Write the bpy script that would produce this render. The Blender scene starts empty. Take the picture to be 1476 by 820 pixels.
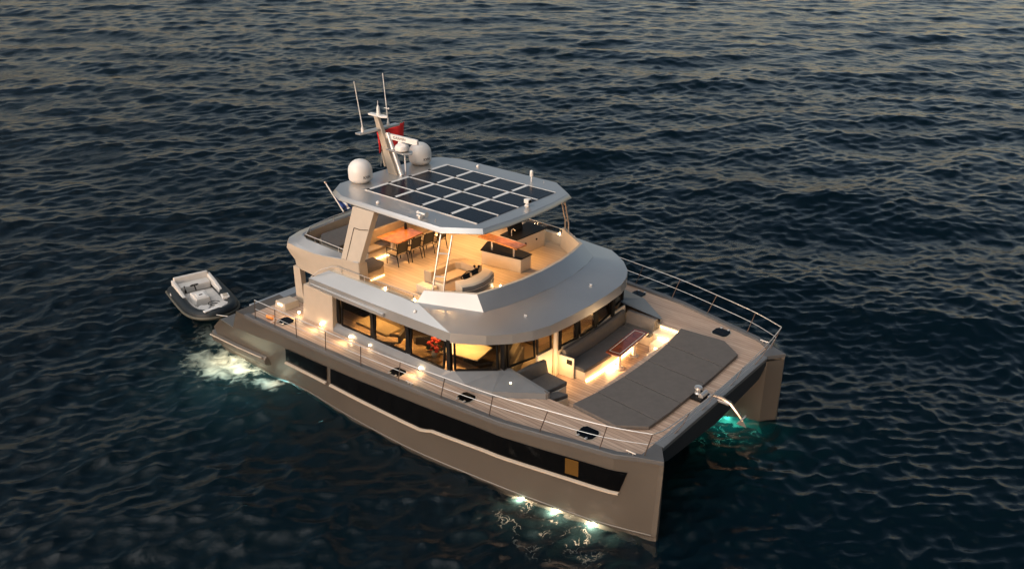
import bpy, bmesh, math, random
import numpy as np
from mathutils import Vector, Matrix
random.seed(4); rng = np.random.default_rng(11)
sc = bpy.context.scene
COL = sc.collection
R = math.radians
# ------------------------------------------------------------------ camera, sky, sun, exposure
cam = bpy.data.objects.new('camera', bpy.data.cameras.new('camera')); COL.objects.link(cam)
cam.location = (10.1395, -23.2253, 18.1926)
cam.rotation_euler = Vector((-0.58603, 0.69664, -0.41383)).to_track_quat('-Z', 'Y').to_euler()
cam.data.sensor_width = 36; cam.data.lens = 36*1231.476/1476
cam.data.clip_end = 6000; cam.data.clip_start = 0.5
sc.camera = cam

SUN_DIR = Vector((0.05, -1.0, 0.0)).normalized(); SUN_EL = R(10.0)
SUN_DIR = Vector((SUN_DIR.x*math.cos(SUN_EL), SUN_DIR.y*math.cos(SUN_EL), math.sin(SUN_EL)))
w = bpy.data.worlds.new('World'); sc.world = w; w.use_nodes = True
nt = w.node_tree; nt.nodes.clear()
def wn(t): return nt.nodes.new(t)
sky = wn('ShaderNodeTexSky'); sky.sky_type = 'NISHITA'; sky.sun_disc = False
sky.sun_elevation = SUN_EL; sky.sun_rotation = math.atan2(SUN_DIR.x, SUN_DIR.y)
sky.air_density = 1.0; sky.dust_density = 1.6; sky.ozone_density = 1.2
tint = wn('ShaderNodeMix'); tint.data_type = 'RGBA'; tint.blend_type = 'MULTIPLY'; tint.inputs[0].default_value = 1
wtc = wn('ShaderNodeTexCoord'); wsx = wn('ShaderNodeSeparateXYZ'); wr = wn('ShaderNodeValToRGB')   # dusk air: warm low down, cooler overhead
nt.links.new(wtc.outputs['Generated'], wsx.inputs[0]); nt.links.new(wsx.outputs[2], wr.inputs[0])
we = wr.color_ramp.elements; we[0].position = 0.0; we[0].color = (.80, .60, .54, 1); we[1].position = .72; we[1].color = (.13, .15, .168, 1)
we2 = we.new(.38); we2.color = (.37, .355, .35, 1)
nt.links.new(wr.outputs[0], tint.inputs[7])
gd = wn('ShaderNodeVectorMath'); gd.operation = 'DOT_PRODUCT'; gd.inputs[1].default_value = tuple(Vector((-.25, -.45, .85)).normalized()); nt.links.new(wtc.outputs['Generated'], gd.inputs[0])   # bright sky patch added high to starboard so the sloped facets shine
gm = wn('ShaderNodeMath'); gm.operation = 'MAXIMUM'; gm.inputs[1].default_value = 0; nt.links.new(gd.outputs['Value'], gm.inputs[0])
gp_ = wn('ShaderNodeMath'); gp_.operation = 'POWER'; gp_.inputs[1].default_value = 8; nt.links.new(gm.outputs[0], gp_.inputs[0])
gc = wn('ShaderNodeMix'); gc.data_type = 'RGBA'; gc.blend_type = 'MULTIPLY'; gc.inputs[0].default_value = 1; gc.inputs[7].default_value = (12, 11.5, 11, 1); nt.links.new(gp_.outputs[0], gc.inputs[6])
ga = wn('ShaderNodeMix'); ga.data_type = 'RGBA'; ga.blend_type = 'ADD'; ga.inputs[0].default_value = 1; ga.clamp_result = False
bg = wn('ShaderNodeBackground'); bg.inputs[1].default_value = 0.15
wo = wn('ShaderNodeOutputWorld')
nt.links.new(sky.outputs[0], tint.inputs[6]); nt.links.new(tint.outputs[2], ga.inputs[6]); nt.links.new(gc.outputs[2], ga.inputs[7]); nt.links.new(ga.outputs[2], bg.inputs[0]); nt.links.new(bg.outputs[0], wo.inputs[0])
sl = bpy.data.lights.new('sun', 'SUN'); sl.energy = 0.8; sl.angle = R(26); sl.color = (1.0, 0.92, 0.84)
so = bpy.data.objects.new('sun', sl); COL.objects.link(so); so.rotation_euler = SUN_DIR.to_track_quat('Z', 'Y').to_euler()
so.location = (-60, -60, 30)
vs = sc.view_settings; vs.view_transform = 'Standard'; vs.look = 'None'; vs.gamma = 1; vs.use_curve_mapping = False; vs.exposure = 0.9
cy = sc.cycles; cy.max_bounces = 8; cy.diffuse_bounces = 3; cy.glossy_bounces = 4; cy.transmission_bounces = 6; cy.transparent_max_bounces = 10
cy.caustics_reflective = False; cy.caustics_refractive = False; cy.sample_clamp_indirect = 4; cy.use_denoising = True

# ------------------------------------------------------------------ materials
def mat(name, col, rough=0.5, metal=0.0, var=0.06, vscale=3.0, bump=0.0, bscale=60.0, coat=0.0, emit=None, es=0.0, spec=0.5):
    m = bpy.data.materials.new(name); m.use_nodes = True
    n, l = m.node_tree.nodes, m.node_tree.links; b = n['Principled BSDF']
    b.inputs['Roughness'].default_value = rough; b.inputs['Metallic'].default_value = metal
    b.inputs['Coat Weight'].default_value = coat; b.inputs['Specular IOR Level'].default_value = spec
    b.inputs['Base Color'].default_value = (*col, 1)
    tc = n.new('ShaderNodeTexCoord')
    if var:
        t = n.new('ShaderNodeTexNoise'); t.inputs['Scale'].default_value = vscale; t.inputs['Detail'].default_value = 5
        l.new(tc.outputs['Object'], t.inputs['Vector'])
        rp = n.new('ShaderNodeValToRGB'); e = rp.color_ramp.elements
        e[0].position = .3; e[1].position = .7
        e[0].color = (*[c*(1-var) for c in col], 1); e[1].color = (*[min(1, c*(1+var)) for c in col], 1)
        l.new(t.outputs[0], rp.inputs[0]); l.new(rp.outputs[0], b.inputs['Base Color'])
        mr = n.new('ShaderNodeMapRange'); mr.inputs[3].default_value = max(0, rough-.06); mr.inputs[4].default_value = min(1, rough+.06)
        l.new(t.outputs[0], mr.inputs[0]); l.new(mr.outputs[0], b.inputs['Roughness'])
    if bump:
        t2 = n.new('ShaderNodeTexNoise'); t2.inputs['Scale'].default_value = bscale; t2.inputs['Detail'].default_value = 3
        l.new(tc.outputs['Object'], t2.inputs['Vector'])
        bp = n.new('ShaderNodeBump'); bp.inputs['Strength'].default_value = bump; bp.inputs['Distance'].default_value = .02
        l.new(t2.outputs[0], bp.inputs['Height']); l.new(bp.outputs[0], b.inputs['Normal'])
    if emit:
        b.inputs['Emission Color'].default_value = (*emit, 1); b.inputs['Emission Strength'].default_value = es
    return m

def teak(name, c0, c1, plank=0.10, rough=.55, axis=1, seam=.5):
    m = mat(name, c0, rough, var=0); n, l = m.node_tree.nodes, m.node_tree.links; b = n['Principled BSDF']
    tc = [x for x in n if x.bl_idname == 'ShaderNodeTexCoord'][0]
    sp = n.new('ShaderNodeSeparateXYZ'); l.new(tc.outputs['Object'], sp.inputs[0])
    dv = n.new('ShaderNodeMath'); dv.operation = 'DIVIDE'; dv.inputs[1].default_value = plank; l.new(sp.outputs[axis], dv.inputs[0])
    fl = n.new('ShaderNodeMath'); fl.operation = 'FLOOR'; l.new(dv.outputs[0], fl.inputs[0])
    fr = n.new('ShaderNodeMath'); fr.operation = 'FRACT'; l.new(dv.outputs[0], fr.inputs[0])
    wnz = n.new('ShaderNodeTexWhiteNoise'); wnz.noise_dimensions = '1D'; l.new(fl.outputs[0], wnz.inputs['W'])
    ns = n.new('ShaderNodeTexNoise'); ns.inputs['Scale'].default_value = 2.2; ns.inputs['Detail'].default_value = 6
    mp = n.new('ShaderNodeMapping'); mp.inputs['Scale'].default_value = (.7, 12, 1) if axis == 1 else (12, .7, 1)
    l.new(tc.outputs['Object'], mp.inputs[0]); l.new(mp.outputs[0], ns.inputs['Vector'])
    ad = n.new('ShaderNodeMath'); ad.operation = 'MULTIPLY_ADD'; ad.inputs[1].default_value = .35
    l.new(wnz.outputs[0], ad.inputs[0]); l.new(ns.outputs[0], ad.inputs[2])
    rp = n.new('ShaderNodeValToRGB'); e = rp.color_ramp.elements; e[0].position = .35; e[1].position = 1.0
    e[0].color = (*c0, 1); e[1].color = (*c1, 1); l.new(ad.outputs[0], rp.inputs[0])
    lt = n.new('ShaderNodeMath'); lt.operation = 'LESS_THAN'; lt.inputs[1].default_value = .13; l.new(fr.outputs[0], lt.inputs[0])
    ml = n.new('ShaderNodeMath'); ml.operation = 'MULTIPLY'; ml.inputs[1].default_value = 1-seam; l.new(lt.outputs[0], ml.inputs[0])
    mx = n.new('ShaderNodeMix'); mx.data_type = 'RGBA'; l.new(ml.outputs[0], mx.inputs[0]); l.new(rp.outputs[0], mx.inputs[6])
    mx.inputs[7].default_value = (.03, .025, .02, 1); l.new(mx.outputs[2], b.inputs['Base Color'])
    return m

def glass(name, tintc, rough=.02):
    m = bpy.data.materials.new(name); m.use_nodes = True; n, l = m.node_tree.nodes, m.node_tree.links; n.clear()
    tr = n.new('ShaderNodeBsdfTransparent'); tr.inputs[0].default_value = (*tintc, 1)
    gl = n.new('ShaderNodeBsdfGlossy'); gl.inputs['Roughness'].default_value = rough
    lw = n.new('ShaderNodeLayerWeight'); lw.inputs[0].default_value = .5
    pw = n.new('ShaderNodeMath'); pw.operation = 'POWER'; pw.inputs[1].default_value = 5; l.new(lw.outputs['Facing'], pw.inputs[0])
    fr = n.new('ShaderNodeMath'); fr.operation = 'MULTIPLY_ADD'; fr.inputs[1].default_value = .9; fr.inputs[2].default_value = .03; l.new(pw.outputs[0], fr.inputs[0])
    mx = n.new('ShaderNodeMixShader'); o = n.new('ShaderNodeOutputMaterial')
    l.new(fr.outputs[0], mx.inputs[0]); l.new(tr.outputs[0], mx.inputs[1]); l.new(gl.outputs[0], mx.inputs[2]); l.new(mx.outputs[0], o.inputs[0])
    return m

def solar_mat():
    m = mat('solar_cells', (.006, .012, .03), .22, var=0, spec=.12); n, l = m.node_tree.nodes, m.node_tree.links; b = n['Principled BSDF']
    tc = [x for x in n if x.bl_idname == 'ShaderNodeTexCoord'][0]
    br = n.new('ShaderNodeTexBrick'); br.offset = 0; br.inputs['Scale'].default_value = 1
    br.inputs['Brick Width'].default_value = .152; br.inputs['Row Height'].default_value = .152; br.inputs['Mortar Size'].default_value = .004
    br.inputs['Color1'].default_value = (.003, .006, .013, 1); br.inputs['Color2'].default_value = (.005, .009, .018, 1); br.inputs['Mortar'].default_value = (.035, .05, .07, 1)
    l.new(tc.outputs['Object'], br.inputs['Vector']); l.new(br.outputs[0], b.inputs['Base Color'])
    return m

M = dict(
 hull=mat('taupe_hull_paint', (.18, .156, .13), .30, metal=.5, var=.05, vscale=.6, bump=.02, bscale=1.2, coat=.3),
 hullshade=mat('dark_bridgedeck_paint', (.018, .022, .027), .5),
 grey=mat('silver_grey_paint', (.52, .518, .51), .36, metal=.75, var=.04, vscale=.8, bump=.012, bscale=1.5, coat=.4),
 beige=mat('beige_gelcoat', (.46, .39, .31), .4, var=.04),
 cream=mat('cream_gelcoat', (.66, .57, .45), .4, var=.04),
 teak=teak('teak_planking', (.35, .23, .165), (.60, .44, .33), .15, .5),
 flydeck=teak('pale_deck_planking', (.50, .40, .29), (.62, .52, .40), .22, .45, axis=1, seam=.75),
 cushion=mat('taupe_fabric', (.108, .097, .090), .9, var=.10, vscale=6, bump=.25, bscale=140),
 gunwale=mat('grey_deck_edge_paint', (.105, .104, .104), .4, var=.06),
 trunk=mat('slate_grey_trunk_paint', (.17, .18, .19), .4, var=.06),
 darkwood=mat('dark_joinery', (.07, .045, .025), .5, var=.25, vscale=4),
 cushdark=mat('charcoal_fabric', (.085, .08, .078), .9, var=.12, vscale=6, bump=.25, bscale=140),
 chairback=mat('olive_sling_fabric', (.045, .040, .026), .8, var=.1),
 cushtan=mat('tan_fabric', (.34, .27, .19), .9, var=.08, vscale=6, bump=.2, bscale=140),
 dark=mat('black_glass', (.003, .0032, .0036), .09, var=0, spec=.18),
 black=mat('black_trim', (.006, .006, .0065), .5, var=.2, spec=.15),
 steel=mat('polished_steel', (.74, .71, .68), .30, metal=.75, var=.06),
 stanch=mat('dull_stanchion_metal', (.16, .12, .10), .4, metal=.6),
 pole=mat('brushed_pole_metal', (.50, .46, .42), .4, metal=.8),
 bronze=mat('satin_post_metal', (.45, .36, .29), .3, metal=1, var=.1),
 white=mat('white_gelcoat', (.78, .76, .73), .35, var=.03),
 offwhite=mat('sun_faded_white', (.62, .59, .55), .6, var=.06),
 solar=solar_mat(),
 alu=mat('aluminium_strip', (.62, .62, .62), .35, metal=.4, var=.1),
 wood=mat('varnished_mahogany', (.20, .045, .018), .18, var=.35, vscale=5, coat=.8),
 woodlight=mat('varnished_teak', (.50, .20, .06), .22, var=.3, vscale=4, coat=.6),
 saloonwood=mat('oak_joinery', (.35, .22, .11), .5, var=.2, vscale=4),
 glass=glass('tinted_saloon_glass', (.74, .70, .62)),
 clear=glass('clear_glass', (.86, .87, .87)),
 rubber=mat('slate_grey_tube', (.007, .012, .016), .5, var=.15, spec=.35, vscale=3, bump=.05, bscale=80),
 rubberlight=mat('olive_grey_rubbing_band', (.075, .075, .06), .6, var=.15),
 led=mat('warm_led_strip', (1, .8, .5), .5, var=0, emit=(1, .58, .22), es=18),
 ledsoft=mat('soft_step_light', (1, .85, .6), .5, var=0, emit=(1, .62, .28), es=6),
 bulb=mat('warm_lamp_lens', (1, .9, .7), .5, var=0, emit=(1, .70, .38), es=45),
 ubulb=mat('white_underwater_lens', (1, 1, 1), .3, var=0, emit=(1, .92, .72), es=220),
 port=mat('lit_cabin_blind', (.06, .03, .008), .6, var=.15, emit=(1, .45, .07), es=.03, spec=.1),
 red=mat('red_flag_cloth', (.80, .03, .03), .8, var=.1), blue=mat('blue_flag_cloth', (.03, .07, .28), .8, var=.1),
 orange=mat('orange_fender', (.75, .28, .06), .5), text=mat('black_lettering', (.01, .01, .012), .5, var=0),
 greytext=mat('grey_lettering', (.12, .12, .13), .5, var=0),
 sofa=mat('dark_saloon_upholstery', (.06, .05, .045), .8), marble=mat('pale_table_top', (.75, .66, .52), .25, var=.08),
 flower=mat('red_petals', (.6, .05, .03), .6, var=.3, vscale=20), leaf=mat('flower_leaves', (.06, .10, .03), .6, var=.3),
 barrel=mat('bare_deckhead', (.62, .55, .45), .5), lowhead=mat('walnut_deckhead', (.13, .09, .06), .5),
)

# ------------------------------------------------------------------ mesh helpers
class MB:
    def __init__(s): s.v = []; s.f = []
    def add(s, vs, fs):
        o = len(s.v); s.v += [tuple(map(float, p)) for p in vs]; s.f += [tuple(i+o for i in f) for f in fs]; return s
    def box(s, c, d, rz=0, ry=0):
        m = Matrix.Rotation(rz, 3, 'Z') @ Matrix.Rotation(ry, 3, 'Y'); a, b, e = [x/2 for x in d]
        P = [Vector(c) + m @ Vector((x*a, y*b, z*e)) for z in (-1, 1) for x, y in ((-1, -1), (1, -1), (1, 1), (-1, 1))]
        return s.add(P, [(3, 2, 1, 0), (4, 5, 6, 7), (0, 1, 5, 4), (1, 2, 6, 5), (2, 3, 7, 6), (3, 0, 4, 7)])
    def loft(s, rings, cap=True, closed=True):
        n = len(rings[0]); V = [p for r in rings for p in r]; F = []
        for i in range(len(rings)-1):
            for j in range(n if closed else n-1):
                k = (j+1) % n; F.append((i*n+j, i*n+k, (i+1)*n+k, (i+1)*n+j))
        if cap: F += [tuple(range(n))[::-1], tuple(range((len(rings)-1)*n, len(rings)*n))]
        return s.add(V, F)
    def prism(s, poly, z0, z1, top=None):
        return s.loft([[(x, y, z0) for x, y in poly], [(x, y, z1) for x, y in (top or poly)]])
    def slab(s, quad, t):
        q = [Vector(p) for p in quad]; n = (q[1]-q[0]).cross(q[-1]-q[0]).normalized()*t
        return s.loft([[tuple(p) for p in q], [tuple(p+n) for p in q]])
    def tube(s, path, r, n=8, cap=True):
        P = [Vector(p) for p in path]; rings = []; prev = None
        for i, p in enumerate(P):
            t = (P[min(i+1, len(P)-1)] - P[max(i-1, 0)]).normalized()
            if prev is None: u = t.orthogonal().normalized()
            else: u = (prev - t*prev.dot(t)).normalized()
            prev = u; v = t.cross(u); rr = r[i] if isinstance(r, (list, tuple)) else r
            rings.append([tuple(p + (u*math.cos(a)+v*math.sin(a))*rr) for a in [2*math.pi*k/n for k in range(n)]])
        return s.loft(rings, cap)
    def lathe(s, c, prof, n=24):
        rings = [[(c[0]+r*math.cos(2*math.pi*k/n), c[1]+r*math.sin(2*math.pi*k/n), c[2]+z) for k in range(n)] for r, z in prof]
        return s.loft(rings)
    def ball(s, c, r, n=12, sz=1.0):
        return s.lathe(c, [(max(.001, r*math.sin(math.pi*i/8)), -r*sz*math.cos(math.pi*i/8)) for i in range(9)], n)
    def strip(s, A, B):
        n = len(A); return s.add(list(A)+list(B), [(i, i+1, n+i+1, n+i) for i in range(n-1)])

ORG = {}
def org(p): return ORG.get(p.name, Vector((0, 0, 0))) if p else Vector((0, 0, 0))
def build(name, mb, m, parent=None, smooth=False, bevel=0.0, seg=2, o=None, angle=30):
    me = bpy.data.meshes.new(name); off = Vector(o) if o is not None else org(parent)
    me.from_pydata([tuple(Vector(p)-off) for p in mb.v], [], mb.f)
    bm = bmesh.new(); bm.from_mesh(me); bmesh.ops.recalc_face_normals(bm, faces=bm.faces); bm.to_mesh(me); bm.free()
    me.materials.append(m)
    ob = bpy.data.objects.new(name, me); COL.objects.link(ob)
    if parent: ob.parent = parent
    else: ob.location = off
    ORG[ob.name] = off
    if smooth:
        for p in me.polygons: p.use_smooth = True
        me.set_sharp_from_angle(angle=R(angle))
    if bevel:
        b = ob.modifiers.new('bevel', 'BEVEL'); b.width = bevel; b.segments = seg; b.limit_method = 'ANGLE'; b.angle_limit = R(35)
        b.harden_normals = True
        for p in me.polygons: p.use_smooth = True
        if not smooth: me.set_sharp_from_angle(angle=R(35))
    return ob
def thing(name, loc, label, cat, group=None, rz=0):
    e = bpy.data.objects.new(name, None); COL.objects.link(e); e.location = loc; e.rotation_euler = (0, 0, rz); e.empty_display_size = .3
    ORG[e.name] = Vector(loc); tag(e, label, cat, group); return e
def tag(o, label, cat, group=None):
    o['label'] = label; o['category'] = cat
    if group: o['group'] = group
    return o
def copy_tree(root, loc, rz, label):
    r = root.copy(); COL.objects.link(r); r.location = loc; r.rotation_euler = (0, 0, rz); r['label'] = label
    for ch in list(root.children):
        c = ch.copy(); COL.objects.link(c); c.parent = r
        for g in list(ch.children):
            d = g.copy(); COL.objects.link(d); d.parent = c
    return r
def copy_part(o, delta, parent):
    c = o.copy(); COL.objects.link(c); c.parent = parent; c.location = Vector(o.location)+Vector(delta); return c
def lamp(name, kind, loc, energy, color, parent, size=.2, target=None, spot=None, blend=.6):
    d = bpy.data.lights.new(name, kind); d.energy = energy; d.color = color
    if kind == 'AREA': d.size = size
    else: d.shadow_soft_size = size
    if spot: d.spot_size = R(spot); d.spot_blend = blend
    o = bpy.data.objects.new(name, d); COL.objects.link(o); o.parent = parent; o.location = Vector(loc)-org(parent)
    if target: o.rotation_euler = (Vector(target)-Vector(loc)).to_track_quat('-Z', 'Y').to_euler()
    return o
def text_mesh(txt, size):
    cu = bpy.data.curves.new('lettering', 'FONT'); cu.body = txt; cu.size = size; cu.extrude = .003; cu.align_x = 'CENTER'; cu.align_y = 'CENTER'
    o = bpy.data.objects.new('lettering', cu); COL.objects.link(o); bpy.context.view_layer.update()
    me = bpy.data.meshes.new_from_object(o.evaluated_get(bpy.context.evaluated_depsgraph_get()))
    mb = MB(); mb.add([v.co for v in me.vertices], [tuple(p.vertices) for p in me.polygons])
    bpy.data.objects.remove(o); bpy.data.meshes.remove(me); return mb
def sym(P): return [(p[0], -p[1], *p[2:]) for p in P]
def interp(x, T):
    xs = [-t[0] for t in T]; return [float(np.interp(-x, xs, [t[k] for t in T])) for k in range(1, len(T[0]))]

# ------------------------------------------------------------------ sea and seabed
def sea():
    cx, cyy = 10.14, -23.22; yaw = math.atan2(.69664, -.58603)
    rr = [5.0]
    while rr[-1] < 330: rr.append(rr[-1]*1.0031 + .008)
    while rr[-1] < 5200: rr.append(rr[-1]*1.25)
    rr = np.array(rr)
    a = np.concatenate([np.linspace(-40, 40, 960), np.linspace(44, 316, 137)])*math.pi/180 + yaw
    Rg, Ag = np.meshgrid(rr, a, indexing='ij'); X = cx + Rg*np.cos(Ag); Y = cyy + Rg*np.sin(Ag)
    fade = np.clip((420-Rg)/170, 0, 1)
    Z = np.zeros_like(X); DX = np.zeros_like(X); DY = np.zeros_like(X)
    main = yaw + .12; lam = np.exp(rng.uniform(math.log(.42), math.log(20), 150))
    for L in lam:
        th = main + rng.normal(0, .8 if L < 3 else .55); k = 2*math.pi/L; ph = rng.uniform(0, 6.28)
        amp = .034*rng.uniform(.5, 1.3)*L/6.28*float(np.interp(L, [.4, 1, 2, 4, 9, 20], [1.35, 1.25, .9, .55, .42, .36]))
        lod = np.clip((L*235/np.maximum(Rg, 1)-1.3)/2, 0, 1)*fade
        if L > 6: th = main + rng.normal(0, .7)
        if L < 4:
            a1, a2, a3 = rng.uniform(0, 6.28, 3); lod = lod*(.85+.55*np.sin(X*.06*rng.uniform(.5, 1.6)+Y*.05*rng.uniform(-1, 1)+a1)*np.cos(Y*.07*rng.uniform(.5, 1.6)+a2))
        p = k*(math.cos(th)*X + math.sin(th)*Y) + ph
        Z += amp*np.cos(p)*lod; DX -= (.95 if L < 4 else .8)*amp*math.cos(th)*np.sin(p)*lod; DY -= (.95 if L < 4 else .8)*amp*math.sin(th)*np.sin(p)*lod
    gust = 1.0
    V = np.stack([X+DX*gust, Y+DY*gust, Z*gust-.02], -1).reshape(-1, 3)
    nr, na = X.shape; i = np.arange(nr-1)[:, None]*na; j = np.arange(na)[None, :]; jn = (j+1) % na
    F = np.stack([i+j, i+jn, i+na+jn, i+na+j][::-1], -1).reshape(-1, 4)
    inner = list(range(na))
    me = bpy.data.meshes.new('sea'); nv = len(V)
    me.vertices.add(nv); me.vertices.foreach_set('co', V.ravel().astype(np.float32))
    me.loops.add(F.size); me.loops.foreach_set('vertex_index', F.ravel().astype(np.int32))
    me.polygons.add(len(F)); me.polygons.foreach_set('loop_start', np.arange(0, F.size, 4).astype(np.int32))
    me.polygons.foreach_set('use_smooth', np.ones(len(F), bool)); me.update(calc_edges=True); me.validate()
    o = bpy.data.objects.new('sea', me); COL.objects.link(o); o['kind'] = 'structure'
    me.materials.append(sea_mat()); return o

def sea_mat():
    m = bpy.data.materials.new('sea_water'); m.use_nodes = True; n, l = m.node_tree.nodes, m.node_tree.links; n.clear()
    N = lambda t: n.new(t)
    geo = N('ShaderNodeNewGeometry')
    def noise(scale, det, stretch=(1, 1, 1), rot=0, dist=0):
        mp = N('ShaderNodeMapping'); mp.inputs['Scale'].default_value = stretch; mp.inputs['Rotation'].default_value = (0, 0, rot)
        l.new(geo.outputs['Position'], mp.inputs[0]); t = N('ShaderNodeTexNoise'); t.inputs['Scale'].default_value = scale
        t.inputs['Detail'].default_value = det; t.inputs['Distortion'].default_value = dist; l.new(mp.outputs[0], t.inputs['Vector']); return t.outputs[0]
    n1 = noise(1.9, 8, (1, .62, 1), R(-40), .6); n2 = noise(8, 5, (1, .8, 1), R(-40), .3); n3 = noise(.11, 3)
    def bump(h, st, d, nrm=None):
        b = N('ShaderNodeBump'); b.inputs['Strength'].default_value = st; b.inputs['Distance'].default_value = d
        l.new(h, b.inputs['Height'])
        if nrm: l.new(nrm, b.inputs['Normal'])
        return b.outputs[0]
    pm = N('ShaderNodeMapRange'); pm.inputs[1].default_value = .38; pm.inputs[2].default_value = .64; pm.inputs[3].default_value = .35; pm.inputs[4].default_value = 1.0; l.new(n3, pm.inputs[0])
    def mul(a): q = N('ShaderNodeMath'); q.operation = 'MULTIPLY'; l.new(a, q.inputs[0]); l.new(pm.outputs[0], q.inputs[1]); return q.outputs[0]
    nm = bump(mul(n2), .45, .04, bump(mul(n1), .62, .14))
    fr = N('ShaderNodeFresnel'); fr.inputs[0].default_value = 1.27; l.new(nm, fr.inputs['Normal'])
    gl = N('ShaderNodeBsdfGlossy'); gl.inputs['Roughness'].default_value = .06; l.new(nm, gl.inputs['Normal'])
    rf = N('ShaderNodeBsdfRefraction'); rf.inputs['IOR'].default_value = 1.33; rf.inputs['Roughness'].default_value = .0
    rf.inputs['Color'].default_value = (.72, .80, .72, 1); l.new(nm, rf.inputs['Normal'])
    tl = N('ShaderNodeBsdfTranslucent'); tl.inputs[0].default_value = (.035, .08, .08, 1); l.new(nm, tl.inputs['Normal'])
    df = N('ShaderNodeBsdfDiffuse'); df.inputs[0].default_value = (.002, .022, .042, 1); l.new(nm, df.inputs['Normal'])
    a1 = N('ShaderNodeMixShader'); a1.inputs[0].default_value = .45; l.new(df.outputs[0], a1.inputs[1]); l.new(tl.outputs[0], a1.inputs[2])
    a2 = N('ShaderNodeMixShader'); a2.inputs[0].default_value = .6; l.new(a1.outputs[0], a2.inputs[1]); l.new(rf.outputs[0], a2.inputs[2])
    # aerated wash where the propulsion churns the water
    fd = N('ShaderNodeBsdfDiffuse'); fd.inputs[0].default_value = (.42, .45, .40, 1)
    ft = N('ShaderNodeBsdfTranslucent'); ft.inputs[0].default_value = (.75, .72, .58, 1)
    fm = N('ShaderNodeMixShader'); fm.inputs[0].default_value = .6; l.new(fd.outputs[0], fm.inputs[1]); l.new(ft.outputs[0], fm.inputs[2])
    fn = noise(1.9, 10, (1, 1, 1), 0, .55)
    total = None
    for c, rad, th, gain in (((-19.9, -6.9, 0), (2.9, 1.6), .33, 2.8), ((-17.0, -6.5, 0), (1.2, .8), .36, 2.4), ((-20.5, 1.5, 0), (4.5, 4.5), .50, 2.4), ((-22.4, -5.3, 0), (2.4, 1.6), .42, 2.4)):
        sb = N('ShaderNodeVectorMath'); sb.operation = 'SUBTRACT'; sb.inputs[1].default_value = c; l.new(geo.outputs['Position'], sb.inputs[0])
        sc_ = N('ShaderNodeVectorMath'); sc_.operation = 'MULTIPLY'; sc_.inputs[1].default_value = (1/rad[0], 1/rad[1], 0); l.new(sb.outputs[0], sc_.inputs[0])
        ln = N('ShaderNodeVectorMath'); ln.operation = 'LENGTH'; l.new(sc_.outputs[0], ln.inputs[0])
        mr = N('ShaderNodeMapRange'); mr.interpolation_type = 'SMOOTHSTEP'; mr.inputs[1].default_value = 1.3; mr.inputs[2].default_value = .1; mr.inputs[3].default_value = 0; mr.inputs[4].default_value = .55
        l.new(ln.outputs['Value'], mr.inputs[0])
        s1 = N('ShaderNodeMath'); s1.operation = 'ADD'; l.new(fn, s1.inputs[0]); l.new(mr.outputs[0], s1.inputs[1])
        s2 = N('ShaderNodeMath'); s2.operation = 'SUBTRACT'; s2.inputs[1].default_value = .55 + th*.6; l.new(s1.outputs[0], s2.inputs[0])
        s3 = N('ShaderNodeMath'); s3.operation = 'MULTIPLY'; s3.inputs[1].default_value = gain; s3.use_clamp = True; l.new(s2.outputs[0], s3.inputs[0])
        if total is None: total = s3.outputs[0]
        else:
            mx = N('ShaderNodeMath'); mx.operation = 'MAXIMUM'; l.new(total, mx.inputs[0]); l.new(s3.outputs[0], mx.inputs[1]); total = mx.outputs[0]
    fv = noise(3.6, 4, (1, .7, 1), .6, .7)  # refracted lamp glints painted into the water colour as pale filaments near the bows
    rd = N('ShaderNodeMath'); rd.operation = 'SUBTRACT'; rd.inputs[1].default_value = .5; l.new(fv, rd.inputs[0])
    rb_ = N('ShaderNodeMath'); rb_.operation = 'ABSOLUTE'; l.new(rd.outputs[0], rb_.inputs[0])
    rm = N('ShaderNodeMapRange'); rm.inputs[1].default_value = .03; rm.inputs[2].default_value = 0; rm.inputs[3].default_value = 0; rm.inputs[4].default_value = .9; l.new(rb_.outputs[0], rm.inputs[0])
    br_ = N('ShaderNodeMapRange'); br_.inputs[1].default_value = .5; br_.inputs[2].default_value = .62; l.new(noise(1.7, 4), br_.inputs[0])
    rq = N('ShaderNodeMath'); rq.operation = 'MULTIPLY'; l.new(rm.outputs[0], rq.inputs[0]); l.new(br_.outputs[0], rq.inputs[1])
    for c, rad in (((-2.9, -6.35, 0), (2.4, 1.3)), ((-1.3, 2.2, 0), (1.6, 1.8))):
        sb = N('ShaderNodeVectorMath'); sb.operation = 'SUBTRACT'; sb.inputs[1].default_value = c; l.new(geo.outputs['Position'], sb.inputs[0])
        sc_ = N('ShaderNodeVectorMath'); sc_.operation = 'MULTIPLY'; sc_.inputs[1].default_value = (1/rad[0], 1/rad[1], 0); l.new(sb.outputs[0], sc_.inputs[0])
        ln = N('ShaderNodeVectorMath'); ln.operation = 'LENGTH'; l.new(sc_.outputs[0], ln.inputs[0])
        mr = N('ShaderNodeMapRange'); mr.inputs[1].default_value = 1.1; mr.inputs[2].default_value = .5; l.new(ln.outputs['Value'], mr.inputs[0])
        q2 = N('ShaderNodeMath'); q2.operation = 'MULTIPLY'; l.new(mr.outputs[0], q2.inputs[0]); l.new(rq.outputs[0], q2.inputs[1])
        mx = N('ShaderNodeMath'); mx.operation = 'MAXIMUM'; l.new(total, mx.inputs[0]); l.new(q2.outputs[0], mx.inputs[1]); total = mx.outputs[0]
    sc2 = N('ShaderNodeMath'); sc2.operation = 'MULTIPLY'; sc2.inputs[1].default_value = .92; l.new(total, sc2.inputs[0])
    a3 = N('ShaderNodeMixShader'); l.new(sc2.outputs[0], a3.inputs[0]); l.new(a2.outputs[0], a3.inputs[1]); l.new(fm.outputs[0], a3.inputs[2])
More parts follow.
